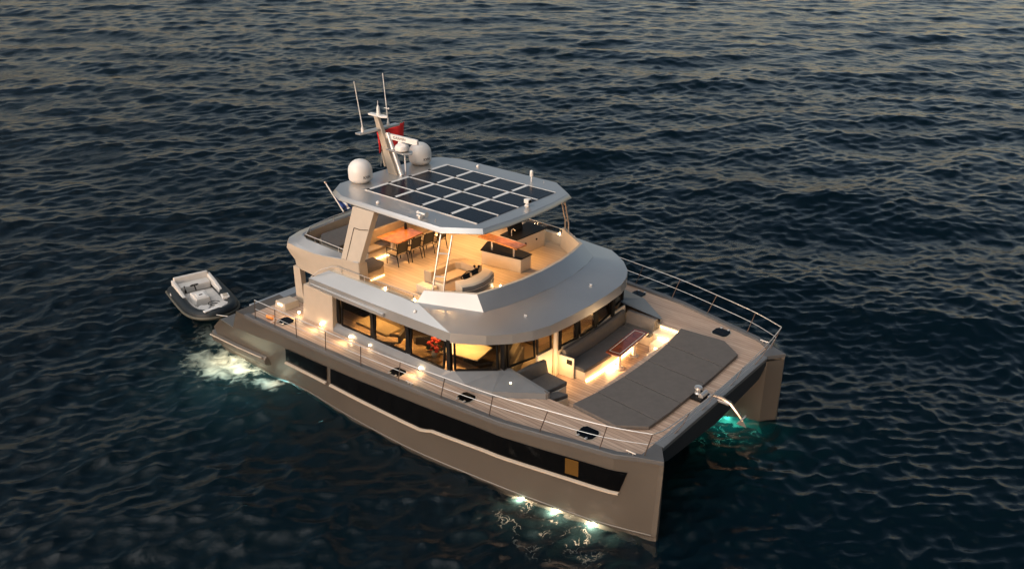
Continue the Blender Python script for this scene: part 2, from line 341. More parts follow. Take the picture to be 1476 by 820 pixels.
    a4 = N('ShaderNodeMixShader'); l.new(fr.outputs[0], a4.inputs[0]); l.new(a3.outputs[0], a4.inputs[1]); l.new(gl.outputs[0], a4.inputs[2])
    o = N('ShaderNodeOutputMaterial'); l.new(a4.outputs[0], o.inputs[0]); return m
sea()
sb_ = build('seabed', MB().add([(-5000, -5000, -14), (5000, -5000, -14), (5000, 5000, -14), (-5000, 5000, -14)], [(0, 1, 2, 3)]),
            mat('dark_seabed', (.004, .008, .010), .9)); sb_['kind'] = 'structure'

# ------------------------------------------------------------------ the catamaran
Y = thing('power_catamaran', (-11, 0, 0), 'large silver and taupe power catamaran with lit decks, at anchor on a dark sea', 'yacht')
SH = [(.12, 4.29), (-.03, 4.30), (-1.23, 4.94), (-2.49, 5.23), (-3.6, 5.51), (-5, 5.85), (-7.5, 6.1), (-9.4, 6.25), (-11.2, 6.39), (-13.1, 6.48), (-14.8, 6.55), (-16.1, 6.57), (-17.3, 6.62), (-18.5, 6.6), (-19.1, 6.5), (-20.3, 6.35), (-21, 6.3)]
WL = [(.14, 4.36), (-.9, 4.72), (-1.86, 5.0), (-3.23, 5.27), (-4.25, 5.45), (-5.14, 5.59), (-6.1, 5.71), (-7.1, 5.84), (-8.1, 5.96), (-9.3, 6.04), (-10.5, 6.07), (-12, 6.07), (-13.3, 6.03), (-15, 5.95), (-16.4, 5.95), (-17.4, 6.0), (-21, 6.0)]
ZT = [(.12, 2.88), (-17.3, 2.88), (-18.5, 2.85), (-19.1, 1.86), (-20.3, 1.80), (-21, 1.2)]
ZK = [(.12, 2.35), (-.9, 2.35), (-3.2, 2.36), (-6, 2.40), (-8.5, 2.36), (-10.5, 2.33), (-12.8, 2.27), (-15.4, 2.21), (-18.5, 1.98), (-19.1, 1.92), (-20.3, 1.74), (-21, 1.08)]
YI = [(.12, 4.255), (-.3, 3.72), (-2, 3.1), (-5, 2.6), (-21, 2.4)]
STN = [.12, -.03, -.3, -.7, -1.23, -1.9, -2.5, -3.1, -3.6, -4.3, -5, -5.8, -6.6, -7.5, -8.4, -9.4, -10.3, -11.2, -12.1, -13.1, -14, -14.8, -16.1, -17.3, -18.5, -19.1, -20.3, -21]
def ys(x): return interp(x, SH)[0]
def yw_(x): return interp(x, WL)[0]
def yk(x): return ys(x) - .09*(ys(x)-yw_(x))
def hull_y(x, z):
    zk = interp(x, ZK)[0]
    if z >= zk: t = (z-zk)/max(.05, interp(x, ZT)[0]-zk); return yk(x)+(ys(x)-yk(x))*min(1, t)
    t = max(0, (z-.16)/(zk-.16)); return yw_(x)+.04+(yk(x)-yw_(x)-.04)*t
def hull_ring(x, s):
    zt = interp(x, ZT)[0]; zk = min(interp(x, ZK)[0], zt-.06); a, b, c, i = ys(x), yk(x), yw_(x), interp(x, YI)[0]
    k = min(1, (c-i)/1.5); mid = (c+i)/2
    h1, j = (1.9, 4.75) if -15.9 < x < -3.59 else (zt-.22, i+.5*(a-.04-i)); h1 = min(h1, zt-.22); dp = .2 if x > -18 else .012
    R_ = [(a, zt), (b, zk), (c+.04*k+.005, .17), (c+.04*k+.005, .10), (c-.03*k, .04), (c-.12*k, -.35), (c-.5*k, -.85), (mid, -1.05), (i+.3*k, -.85), (i+.02, -.2), (i, .1), (i, min(1.3, zt-.4)), (i, h1), (j, h1), (j, zt-dp), (a-.04, zt-dp)]
    return [(x, s*y, z) for y, z in R_]
def win_quadstrip(x0, x1, zb, zt_, s, off, n, slant0=0, slant1=0):
    A = []; B = []
    for i in range(n+1):
        f = i/n; xt = x0+(x1-x0)*f + slant0*(1-f)*0; xb = xt + (slant0*(1-f)+slant1*f)
        z0 = zb(xb); z1 = zt_(xt)
        A.append((xb, s*(hull_y(xb, z0)+off), z0)); B.append((xt, s*(hull_y(xt, z1)+off), z1))
    return A, B
for s in (-1, 1):
    h = build('hull', MB().loft([hull_ring(x, s) for x in STN]), M['hull'], Y, smooth=True, angle=8)
    ztf = lambda x: interp(x, ZK)[0]-.05
    BOT = [(-.85, 1.54), (-1.03, 1.54), (-3.59, 1.56), (-5.64, 1.56), (-7.95, 1.48), (-8.1, 1.42), (-8.22, 1.32), (-10.65, 1.38), (-13.05, 1.42), (-15.9, 1.39)]
    zbf = lambda x: interp(x, BOT)[0]
    for (x0, x1, sl0, sl1, n) in ((-12.79, -.83, -.26, -.20, 44), (-15.44, -13.0, -.36, -.28, 8)):
        A, B = win_quadstrip(x0, x1, zbf, ztf, s, .034, n, sl0, sl1)
        wi = build('hull_window', MB().strip(A, B), M['dark'], h, smooth=True)
        # bright sill ledge along the lower edge, end frame aft
        mb = MB(); rings = []
        for p in A:
            x, y, z = p; rings.append([(x, y-s*.04, z+.0), (x, y+s*.07, z-.035), (x, y+s*.075, z-.085), (x, y-s*.04, z-.10)])
        mb.loft(rings); build('window_sill', mb, M['beige'], h, bevel=0)
    build('boot_rail', MB().tube([(x, s*(yw_(x)+.045), .15) for x in STN if -16.5 < x < .1], .02, 6), M['hull'], h, smooth=True)
    if s < 0:
        A, B = win_quadstrip(-2.76, -2.32, lambda x: 1.68, lambda x: interp(x, ZK)[0]-.09, s, .04, 4)
        build('lit_cabin_window', MB().strip(A, B), M['port'], h)
        # faint joints between the panes of the long window
        for x in (-11.3, -8.7, -7.2, -5.2, -3.05, -2.2):
            sl_ = -.26; A, B = win_quadstrip(x-.018, x+.018, zbf, ztf, s, .038, 1, sl_, sl_); mbj = MB().strip(A, B); build('pane_joint', mbj, M['dark'], h)
    # sponson along the stern quarter
    mb = MB(); rings = []
    for x, yo, z0, z1 in ((-17.04, 6.0, .64, 1.10), (-17.2, 6.42, .62, 1.08), (-19, 6.45, .52, .98), (-21.1, 6.40, .44, .84), (-21.5, 6.2, .44, .80)):
        rings.append([(x, s*5.2, z0+.03), (x, s*(yo-.12), z0), (x, s*yo, z0+.12), (x, s*yo, z1-.12), (x, s*(yo-.10), z1), (x, s*5.2, z1)])
    mb.loft(rings); sp_ = build('sponson', mb, M['hull'], h, bevel=.03)
    mb = MB(); mb.tube([(-21.2, s*6.42, .80), (-19, s*6.47, .93), (-17.35, s*6.44, 1.02)], .03, 6); build('rub_rail', mb, M['beige'], h, smooth=True)
    # swim platform and transom step behind each hull
    mb = MB(); mb.box((-20.6, s*3.95, .55), (2.4, 3.0, .24)); mb.box((-19.6, s*3.95, 1.15), (1.5, 3.0, .9)); mb.box((-18.7, s*3.95, 1.9), (1.4, 3.0, 1.1))
    build('stern_steps', mb, M['grey'], h, bevel=.04)
# bridgedeck between the hulls
mb = MB(); rings = []
for x, zb, yh, zt_ in ((-.33, 2.12, 3.72, 2.74), (-.8, 1.75, 3.6, 2.74), (-1.8, 1.45, 3.2, 2.72), (-3.55, 1.35, 2.9, 2.70), (-3.7, 1.33, 2.88, 2.0), (-5, 1.25, 2.65, 2.0), (-15.9, 1.25, 2.5, 2.0), (-16, 1.25, 2.5, 2.7), (-17.6, 1.25, 2.5, 2.7)):
    rings.append([(x, -yh, zt_), (x, -yh, zb+.35), (x, -yh+.5, zb), (x, 0, zb-.25), (x, yh-.5, zb), (x, yh, zb+.35), (x, yh, zt_)])
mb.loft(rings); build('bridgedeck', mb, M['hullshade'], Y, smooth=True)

# decks
GW = .21
def deck_rows():
    mb = MB(); z = 2.80
    xs = [-17.9, -17.3, -16.1]
    mb.strip([(x, -(ys(x)-GW), z) for x in xs], [(x, ys(x)-GW, z) for x in xs])
    for s in (-1, 1):
        xs = [x for x in STN if -16.1 <= x <= -4.99] + [-4.3, -3.78]; xs = sorted(set(xs))
        mb.strip([(x, s*(ys(x)-GW), z) for x in xs], [(x, s*3.6, z) for x in xs])
    xs = [-3.78, -3.6, -3.1, -2.5, -1.9, -1.23, -.95, -.6]
    mb.strip([(x, -(min(ys(x)-GW, 4.3 if x > -.7 else 9)), z) for x in xs], [(x, min(ys(x)-GW, 4.3 if x > -.7 else 9), z) for x in xs])
    return mb
deck = build('teak_deck', deck_rows(), M['teak'], Y)
for s in (-1, 1):
    mb = MB(); rings = []
    for x in [x for x in STN if -18 <= x <= -.6] + [-17.95]:
        pass
    xs = sorted([x for x in STN if -17.5 <= x <= -1.2] + [-17.9, -.95, -.6])
    for x in xs:
        a = ys(x); rings.append([(x, s*(a+.012), 2.74), (x, s*(a+.012), 2.875), (x, s*(a-.02), 2.892), (x, s*(a-GW), 2.885), (x, s*(a-GW-.02), 2.79)])
    mb.loft(rings); build('gunwale', mb, M['gunwale'], Y, smooth=True, angle=30)
    # bow tip cap
    mb = MB(); mb.prism([(-.6, s*(ys(-.6)+.012)), (.13, s*4.30), (-.34, s*3.66), (-.6, s*3.66)], 2.742, 2.89); build('bow_cap', mb, M['gunwale'], Y, bevel=.012)
mb = MB(); mb.loft([[(-.30, y, 2.70), (-.28, y, 2.86), (-.32, y, 2.885), (-.60, y, 2.883), (-.62, y, 2.79), (-.6, y, 2.70)] for y in (-3.66, 0, 3.66)]); build('crossbeam_cap', mb, M['trunk'], Y, bevel=.01)

# well of the foredeck lounge
mb = MB(); mb.add([(-6.6, -3.6, 2.15), (-3.6, -3.6, 2.15), (-3.6, 3.6, 2.15), (-6.6, 3.6, 2.15)], [(0, 1, 2, 3)]); build('lounge_sole', mb, M['teak'], Y)
mb = MB(); mb.slab([(-6.4, 3.6, 2.15), (-3.6, 3.6, 2.15), (-3.6, 3.6, 2.79), (-6.4, 3.6, 2.79)], .05); mb.slab([(-3.72, -3.6, 2.15), (-3.72, 3.6, 2.15), (-3.72, 3.6, 2.79), (-3.72, -3.6, 2.79)], .05)
mb.slab([(-6.4, -3.65, 2.15), (-3.6, -3.65, 2.15), (-3.6, -3.65, 2.79), (-6.4, -3.65, 2.79)], .05); build('lounge_coaming', mb, M['cream'], Y)
for k, (x0, x1, y0, y1, z1) in enumerate(((-4.75, -3.80, 2.98, 3.58, 2.66), (-4.5, -3.78, 2.42, 2.98, 2.49), (-4.3, -3.76, 1.9, 2.42, 2.32))):
    st = build('step', MB().box(((x0+x1)/2, (y0+y1)/2, (2.15+z1)/2), (x1-x0, y1-y0, z1-2.15)), M['cream'], Y, bevel=.01)
    build('step_light', MB().box(((x0+x1)/2, y1-.02, z1+.05), (x1-x0-.05, .03, .05)), M['ledsoft'], st)

# sun pads
base = [(-3.86, -3.58), (-2.02, -3.74), (-1.14, -3.06), (-1.08, -1.2), (-1.06, 0), (-1.08, 1.2), (-1.14, 3.06), (-2.02, 3.74), (-3.86, 3.58), (-3.6, 1.6), (-3.56, 0), (-3.6, -1.6)]
build('pad_plinth', MB().prism([(x+.06*(1 if x < -3 else -1), y*.985) for x, y in base], 2.78, 2.86), M['cushdark'], Y, bevel=.01)
sm = [((-3.46, -2.39), (-1.11, -2.61)), ((-3.44, -.96), (-1.07, -1.18)), ((-3.44, .56), (-1.06, .42)), ((-3.50, 2.08), (-1.10, 1.87))]
AFT = lambda y: -3.50 - .34*(abs(y)/3.55)**2.2
polys = [[(AFT(3.55), -3.55), (-2.02, -3.70), (-1.14, -3.06), sm[0][1], (AFT(2.39), -2.39)],
         [sm[0], sm[1]], [sm[1], sm[2]], [sm[2], sm[3]],
         [(AFT(2.08), 2.08), sm[3][1], (-1.14, 3.06), (-2.02, 3.70), (AFT(3.55), 3.55)]]
plab = ['grey sun pad at the near starboard end of the foredeck row, with a clipped corner', 'grey sun pad second from the near end of the foredeck row', 'grey sun pad in the middle of the foredeck row of five',
        'grey sun pad fourth from the near end of the foredeck row', 'grey sun pad at the far port end of the foredeck row, beside the lit steps']
for i, p in enumerate(polys):
    if len(p) == 2:
        (a0, a1), (b0, b1) = p; ya, yb = a0[1], b0[1]; aft = [(AFT(yb+(ya-yb)*f), yb+(ya-yb)*f) for f in (0, .33, .66, 1)]
        p = [a1, (-1.06 if i == 2 else -1.07, (a1[1]+b1[1])/2), b1] + aft
    cxy = Vector((sum(q[0] for q in p)/len(p), sum(q[1] for q in p)/len(p)))
    q = [tuple(cxy + (Vector(v)-cxy)*.977) for v in p]
    o = build('sun_pad', MB().prism(q, 2.845, 2.945), M['cushion'], None, bevel=.022, seg=3, o=(cxy.x, cxy.y, 2.845)); tag(o, plab[i], 'sun pad', 'sun pads on the foredeck')

# lounge sofa built in along the saloon front (port side) with its end return
def sofa_arc(y0, y1, x_of, n=12): return [(x_of(y0+(y1-y0)*i/n), y0+(y1-y0)*i/n) for i in range(n+1)]
fx = lambda y: -5.02 - .10*((y-.2)/1.5)**2*.6
bx = lambda y: -5.85 - .14*((y)/2.5)**2
sofa = build('lounge_sofa', MB().prism(sofa_arc(-1.05, 3.3, lambda y: -6.15) [::-1] + sofa_arc(-1.05, 2.75, fx) + [(-4.72, 2.75), (-4.72, 3.3)], 2.15, 2.52), M['cream'], Y, bevel=.015)
build('seat_cushion', MB().prism(sofa_arc(-1.08, 2.72, fx)[::-1]+sofa_arc(-1.08, 2.72, bx), 2.52, 2.66), M['cushdark'], sofa, bevel=.04, seg=3)
build('seat_cushion', MB().prism([(-5.95, 2.74), (-4.70, 2.74), (-4.70, 3.08), (-5.95, 3.2)], 2.52, 2.66), M['cushdark'], sofa, bevel=.04, seg=3)
A = sofa_arc(-1.1, 3.12, bx); 
mb = MB(); mb.loft([[(x, y, 2.60), (x-.04, y, 3.10), (x-.10, y, 3.17), (x-.22, y, 3.15), (x-.22, y, 2.60)] for x, y in A]); build('back_cushion', mb, M['cushion'], sofa, bevel=.02)
mb = MB(); mb.loft([[(x, 3.06, 2.60), (x, 3.12, 3.05), (x, 3.2, 3.14), (x, 3.36, 3.12), (x, 3.36, 2.60)] for x in (-6.05, -5.4, -4.74)]); build('back_cushion', mb, M['cushion'], sofa, bevel=.02)
mb = MB(); 
pts = sofa_arc(-1.0, 2.3, fx); mb.loft([[(x+.01, y, 2.16), (x+.05, y, 2.16), (x+.05, y, 2.20), (x+.01, y, 2.20)] for x, y in pts]); build('led_strip', mb, M['led'], sofa)
# corner seat on the starboard side
cs = build('corner_seat', MB().prism([(-6.55, -3.4), (-5.3, -3.5), (-5.0, -2.75), (-5.0, -2.25), (-6.2, -2.15), (-6.55, -2.5)], 2.15, 2.58), M['cream'], Y, bevel=.015)
build('lower_bench', MB().prism([(-5.34, -3.52), (-4.82, -3.55), (-4.60, -2.68), (-5.02, -2.74)], 2.15, 2.44), M['cream'], cs, bevel=.015)
build('seat_cushion', MB().prism([(-6.05, -3.25), (-5.18, -3.3), (-5.06, -2.76), (-4.98, -2.24), (-5.9, -2.16)], 2.58, 2.75), M['cushdark'], cs, bevel=.04, seg=3)
build('seat_cushion', MB().prism([(-5.3, -3.4), (-4.84, -3.42), (-4.60, -2.68), (-5.02, -2.76)], 2.44, 2.60), M['cushdark'], cs, bevel=.04, seg=3)
build('back_cushion', MB().loft([[(x+.14, y, 2.6), (x+.02, y, 3.16), (x-.12, y, 3.18), (x-.14, y, 2.6)] for x, y in ((-6.22, -3.42), (-6.16, -2.75), (-6.02, -2.12))]), M['cushdark'], cs, bevel=.03)
mb = MB(); mb.loft([[(x, y+.12, 2.5), (x, y+.10, 2.98), (x, y, 3.05), (x, y-.10, 3.02), (x, y-.10, 2.5)] for x, y in ((-6.5, -3.42), (-5.6, -3.52), (-4.76, -3.62))]); build('armrest_roll', mb, M['cushion'], cs, bevel=.03)
build('sofa_end_panel', MB().prism([(-6.15, -1.22), (-5.5, -1.16), (-5.5, -1.11), (-6.15, -1.13)], 2.15, 2.98), M['cream'], sofa, bevel=.01)
build('speaker_grille', MB().box((-5.68, -1.20, 2.80), (.22, .03, .18)), M['black'], sofa, bevel=.03)

# cabin trunk (the sloped step around the saloon)
LB = [(-16, -5.15), (-8.4, -5.13), (-7.3, -5.0), (-6.25, -4.78), (-4.75, -3.68), (-4.75, -3.56)]
LT = [(-16, -4.96, 3.07), (-8.2, -4.96, 3.21), (-7.9, -4.86, 3.24), (-6.72, -3.84, 3.25), (-6.6, -3.56, 3.25), (-6.6, -3.46, 3.24)]
for s in (-1, 1):
    mb = MB(); b0 = [(x, -s*y, 2.79) for x, y in LB]; b1 = [(x-.0, -s*(y+.01), 2.99 if x < -8 else 3.02) for x, y in LB]; b1[0] = (-16, -s*-5.14, 2.9); b1[1] = (-8.4, -s*-5.12, 2.95)
    t = [(x, -s*y, z) for x, y, z in LT]
    for a, b in ((b0, b1), (b1, t)): mb.strip(a, b)
    mb.strip(t, [(x, y*.9, 2.5) for x, y, z in t]); build('cabin_trunk', mb, M['trunk'], Y)

# deckhouse with windows
house = build('deckhouse', MB().box((-15.75, 0, 3.25), (.12, 9.2, 2.2)), M['black'], Y)
for s in (-1, 1):
    build('side_wing', MB().loft([[(x0, s*5.16, 2.80), (x1, s*5.16, 2.80), (x1, s*4.72, 2.80), (x0, s*4.72, 2.80)] if z < 3 else [(x0+.25, s*5.16, 4.36), (x1+.16, s*5.16, 4.36), (x1+.16, s*4.72, 4.36), (x0+.25, s*4.72, 4.36)] for z, x0, x1 in ((2.8, -16.0, -14.15), (4.3, -16.0, -14.15))]), M['beige'], house, bevel=.02)
def pane(p, q, tz=4.36, inset=.13, name='window_pane', m='glass', zlo=None):
    p = Vector(p); q = Vector(q); c = Vector((-10.5, 0, 0)); up = []
    for v in (q, p):
        d = (Vector((v.x, v.y, 0))-c); nrm = Vector((0, math.copysign(1, v.y), 0)) if v.x < -8.15 else Vector((.75, v.y/6, 0)).normalized()
        up.append(Vector((v.x, v.y, tz))-nrm*inset)
    quad = [p, q, up[0], up[1]]
    g = MB(); g.slab(quad, .012); build(name, g, M[m], house)
    f = MB(); wd = .07
    C4 = quad; ctr = sum(C4, Vector())/4
    for i in range(4):
        a, b = C4[i], C4[(i+1) % 4]; f.tube([a, b], wd*.62, 4)
    build('window_frame', f, M['black'], house)
PAN = [((-13.8, -4.95, 3.12), (-12.12, -4.95, 3.14)), ((-11.92, -4.95, 3.15), (-10.22, -4.95, 3.18)), ((-10.0, -4.95, 3.19), (-8.34, -4.95, 3.23)), ((-7.9, -4.84, 3.27), (-6.78, -3.88, 3.28)), ((-6.62, -3.52, 3.28), (-6.36, -2.36, 3.28))]
FPAN = [((-6.15, -1.12, 3.28), (-6.06, -.26, 3.28)), ((-6.05, -.02, 3.28), (-6.08, .95, 3.28)), ((-6.10, 1.18, 3.28), (-6.25, 2.2, 3.28))]
for a, b in PAN: pane(a, b); pane((b[0], -b[1], b[2]), (a[0], -a[1], a[2]))
for a, b in FPAN: pane(a, b)
mb = MB()
for x, y in ((-14.0, -4.9), (-12.02, -4.9), (-10.11, -4.9), (-8.12, -4.86), (-6.68, -3.68)):
    for s in (1, -1): build('mullion', MB().box((x-.01, s*y, 3.75), (.17, .13, 1.26)), M['black'], house, bevel=.01)
for y in (-1.22, -.14, 1.06, 2.3): build('mullion', MB().box((-6.16-.04*(abs(y) > 2), y, 3.78), (.13, .19, 1.2)), M['black'], house, bevel=.01)
# door in the front bulkhead, open to the lounge
dr = build('door', MB().slab([(-6.34, -2.3, 2.15), (-6.27, -1.48, 2.15), (-6.27, -1.48, 3.30), (-6.34, -2.3, 3.30)], .05), M['cream'], house, bevel=.01)
pane((-6.33, -2.24, 3.34), (-6.27, -1.54, 3.34), 4.3, .06)
build('door_post', MB().box((-6.18, -1.34, 3.25), (.14, .17, 2.2)), M['cream'], house, bevel=.02)
build('front_bulkhead', MB().slab([(-6.2, -1.26, 2.15), (-6.2, 3.3, 2.15), (-6.3, 3.3, 3.26), (-6.2, -1.26, 3.26)], .06), M['cream'], house)
# saloon interior
mb = MB(); mb.add([(-15.6, -4.7, 2.3), (-6.4, -4.7, 2.3), (-6.4, 4.7, 2.3), (-15.6, 4.7, 2.3)], [(0, 1, 2, 3)]); build('saloon_sole', mb, M['darkwood'], house)
for nm, c, d in (('aft_panelling', (-15.6, 0, 3.3), (.1, 9.2, 2)), ('partition', (-12.3, 1.9, 3.1), (.12, 3.2, 1.6)), ('partition', (-8.7, 1.2, 3.3), (.1, 4.2, 1.9)), ('galley_counter', (-13.2, 3.0, 2.75), (3.2, .8, .9))): build(nm, MB().box(c, d), M['saloonwood' if nm == 'galley_counter' else 'darkwood'], house, bevel=.01)

# brow: fascia, sloped side tops and front
OUT = [(-15.4, -5.12, 4.70), (-12, -5.06, 4.69), (-8.05, -4.88, 4.675), (-7.55, -4.58, 4.67), (-7.0, -4.2, 4.66), (-6.38, -3.55, 4.66), (-6.02, -2.9, 4.66), (-5.80, -2.2, 4.66), (-5.70, -1.1, 4.66), (-5.67, 0, 4.66)]
INN = [(-14.8, -4.58, 5.0), (-12, -4.50, 5.01), (-10.12, -4.40, 5.02), (-7.9, -3.33, 4.92), (-7.86, -3.25, 4.92), (-7.62, -2.5, 4.92), (-7.5, -1.9, 4.92), (-7.42, -1.3, 4.92), (-7.36, -.6, 4.92), (-7.34, 0, 4.92)]
def full(P): return P + sym(P[:-1])[::-1]
o_, i_ = full(OUT), full(INN)
mb = MB(); mb.strip([(x-(0 if x < -14 else .0), y, z) for x, y, z in o_], i_)
low = [(x+.03 if abs(y) < 3 else x, y*1.004, 4.30) for x, y, z in o_]
mb.strip(low, o_); soff = [(x-.5 if x > -14 else x, y*.84, 4.315) for x, y, z in low]
mb.strip(soff, low)
for s in (1, -1):
    mb.add([(x, s*y, z) for x, y, z in ((-15.4, -5.12, 4.70), (-14.8, -4.58, 5.0), (-14.8, -4.58, 4.31), (-15.4, -5.14, 4.30))], [(0, 1, 2, 3)])
brow = build('brow', mb, M['grey'], Y, smooth=True, angle=11)
for s in (1, -1):
    mb = MB(); mb.box((-13.25, -s*5.10, 4.44), (4.2, .13, .15)); build('awning_case', mb, M['grey'], brow, bevel=.03)
    build('camera_dome', MB().ball((-9.9, -s*4.72, 4.84), .07, 10), M['white'], brow, smooth=True)
for x, y in ((-6.75, -2.4), (-6.5, 1.2)): build('nozzle', MB().box((x, y, 4.82), (.12, .05, .05)), M['steel'], brow, bevel=.01)
# flybridge deck slab
FP = [(-17.6, -3.9), (-16, -4.3), (-10.0, -4.26), (-8.15, -3.2), (-7.7, -1.3), (-7.6, 0)]
fly = build('flybridge_deck', MB().prism(FP + sym(FP[:-1])[::-1], 4.325, 4.62), M['flydeck'], Y)
build('saloon_deckhead', MB().prism([(x*1.0, y*.985) for x, y in FP + sym(FP[:-1])[::-1]], 4.318, 4.3245), M['lowhead'], Y)
# forward coaming
CB = [(-10.12, -4.40, 5.02), (-7.9, -3.33, 4.92), (-7.62, -2.5, 4.92), (-7.42, -1.3, 4.92), (-7.34, 0, 4.92)]
CT = [(-10.0, -4.16, 5.43), (-8.34, -3.17, 5.42), (-8.1, -2.3, 5.42), (-7.92, -1.2, 5.42), (-7.86, 0, 5.42)]
def inset(P, d):
    out = []
    for x, y, z in P:
        v = Vector((x+10.6, y*.9, 0)).normalized(); out.append((x-v.x*d, y-v.y*d, z))
    return out
cb, ct = full(CB), full(CT); ci = inset(ct, .13); cl = [(x, y, 4.61) for x, y, z in inset(ct, .22)]
mb = MB(); mb.strip(cb, ct); co = build('fly_coaming', mb, M['grey'], Y, smooth=True, angle=14)
mb = MB(); mb.strip(ct, ci); mb.strip(ci, cl); build('coaming_lining', mb, M['cream'], co, smooth=True, angle=25)
for s in (1, -1):
    build('coaming_end', MB().add([(x, s*y, z) for x, y, z in (cb[0], ct[0], ci[0], cl[0])], [(0, 1, 2, 3)]), M['cream'], co)
    # low side bulwark with glass and rail
    mb = MB(); mb.loft([[(x, -s*(4.56-d), 4.60), (x, -s*(4.55-d), 4.985), (x, -s*(4.33-d), 4.985), (x, -s*(4.25-d), 4.60)] for x, d in ((-14.75, 0), (-12.2, .05), (-10.14, .14))]); build('side_bulwark', mb, M['cream'], fly)
    build('balustrade_glass', MB().box((-12.3, -s*4.40, 5.11), (4.2, .012, .25), rz=s*-.03), M['clear'], fly)
    path = [(-15.35, -s*5.05, 4.74), (-15.0, -s*4.82, 5.06), (-14.6, -s*4.56, 5.22), (-14.3, -s*4.47, 5.24), (-12.3, -s*4.41, 5.24), (-10.15, -s*4.33, 5.24)]
    hr = build('handrail', MB().tube(path, .017, 8), M['pole'], fly, smooth=True)
    for x in (-14.2, -12.9, -11.6, -10.35): build('handrail_post', MB().tube([(x, -s*(4.40-.033*(x+12.3)), 4.97), (x, -s*(4.40-.033*(x+12.3)), 5.24)], .016, 6), M['steel'], hr)
    for x in (-11.9, -10.35):
        build('courtesy_lamp', MB().ball((x, -s*4.30, 5.02), .035, 8), M['bulb'], fly)
# hoop of front roof poles
def poles(s):
    a = build('roof_pole', MB().tube([(-9.78, -s*3.93, 5.40), (-9.74, -s*3.86, 5.9), (-9.78, -s*3.42, 7.40)], .035, 8), M['pole'], Y, smooth=True)
    b = build('roof_pole', MB().tube([(-9.45, -s*3.72, 5.40), (-9.42, -s*3.66, 5.9), (-9.42, -s*3.22, 7.40)], .035, 8), M['pole'], Y, smooth=True)
    for z, f in ((5.95, 0), (6.75, .55)):
        y0 = -3.85+.44*f; build('pole_rung', MB().tube([(-9.75, s*y0, z), (-9.42, s*(y0+.2), z)], .028, 8), M['pole'], a, smooth=True)
poles(1); poles(-1)
# aft bulwark wing of the flybridge
WP = [(-13.25, -4.38, 5.66, 0), (-14.3, -4.37, 5.54, 0), (-15.2, -4.36, 5.40, 0), (-16.0, -4.34, 5.31, .0), (-17.1, -4.27, 5.29, .10), (-17.6, -4.10, 5.32, .42), (-17.85, -3.75, 5.34, .62), (-18.0, -3.1, 5.36, .72), (-18.1, -1.9, 5.38, .75), (-18.15, 0, 5.40, .75)]
def wing(P):
    rings = []
    for x, y, e, b in P:
        nx, ny = (0, -1) if x > -16.5 else ((-.2, -.98) if x > -17.3 else ((-.6, -.8) if x > -17.7 else ((-.85, -.52) if x > -17.9 else ((-.97, -.24) if abs(y) > 3 else (-1, 0)))))
        ny *= 1 if y <= 0 else -1
        prof = [(0, 4.32 if x < -15 else 4.6), (.05*b, 4.55 if x < -15 else 4.7), (.45*b, 4.85), (.72*b, 5.12), (.55*b, e), (-.02, e+.10 if b > .05 else e+.03), (-.34, 5.60), (-.42, 5.56), (-.46, 4.62)]
        rings.append([(x+nx*d, y+ny*d, z) for d, z in prof])
    return rings
P = WP + [(x, -y, e, b) for x, y, e, b in WP[:-1]][::-1]
mb = MB(); mb.loft(wing(P)); wg = build('aft_bulwark', mb, M['beige'], Y, smooth=True, angle=24)
mb = MB(); rg = wing(P)
for k in (4, 5, 6): mb.strip([(r[k][0], r[k][1], r[k][2]+.005) for r in rg], [(r[k+1][0], r[k+1][1], r[k+1][2]+.005) for r in rg])
build('bulwark_cap', mb, M['grey'], wg, smooth=True, angle=40)
rl = [(-14.4, -4.05, 5.80), (-16.9, -3.98, 5.80), (-17.5, -3.3, 5.80), (-17.72, -1.9, 5.80), (-17.75, 0, 5.80)]
rl = rl + sym(rl[:-1])[::-1]
ar = build('aft_rail', MB().tube(rl, .02, 8), M['steel'], Y, smooth=True)
for x, y in [(-14.8, -4.04), (-16.3, -4.0), (-17.5, -3.3), (-17.72, -1.9), (-17.75, -.5), (-17.72, 1.3), (-17.5, 3.3), (-16, 4.0), (-14.8, 4.04)]:
    build('rail_post', MB().tube([(x, y, 5.56), (x, y, 5.80)], .012, 6), M['steel'], ar)
for i in range(len(rl)-1):
    a, b = rl[i], rl[i+1]; build('rail_glass', MB().slab([(a[0], a[1], 5.60), (b[0], b[1], 5.60), (b[0], b[1], 5.78), (a[0], a[1], 5.78)], .01), M['clear'], ar)
# raised lounging platform aft with its mattress
build('aft_platform', MB().prism([(-17.4, -3.0), (-15.6, -3.9), (-15.6, 3.9), (-17.4, 3.0)], 4.621, 5.2), M['beige'], Y, bevel=.02)
mp = build('aft_mattress', MB().prism([(-17.35, -2.9), (-16.9, -3.25), (-15.7, -3.3), (-15.7, 3.3), (-16.9, 3.25), (-17.35, 2.9)], 5.204, 5.40), M['cushion'], None, bevel=.05, seg=3, o=(-16.5, 0, 5.2))
tag(mp, 'wide brown mattress filling the aft flybridge behind the raked roof pillar', 'mattress')
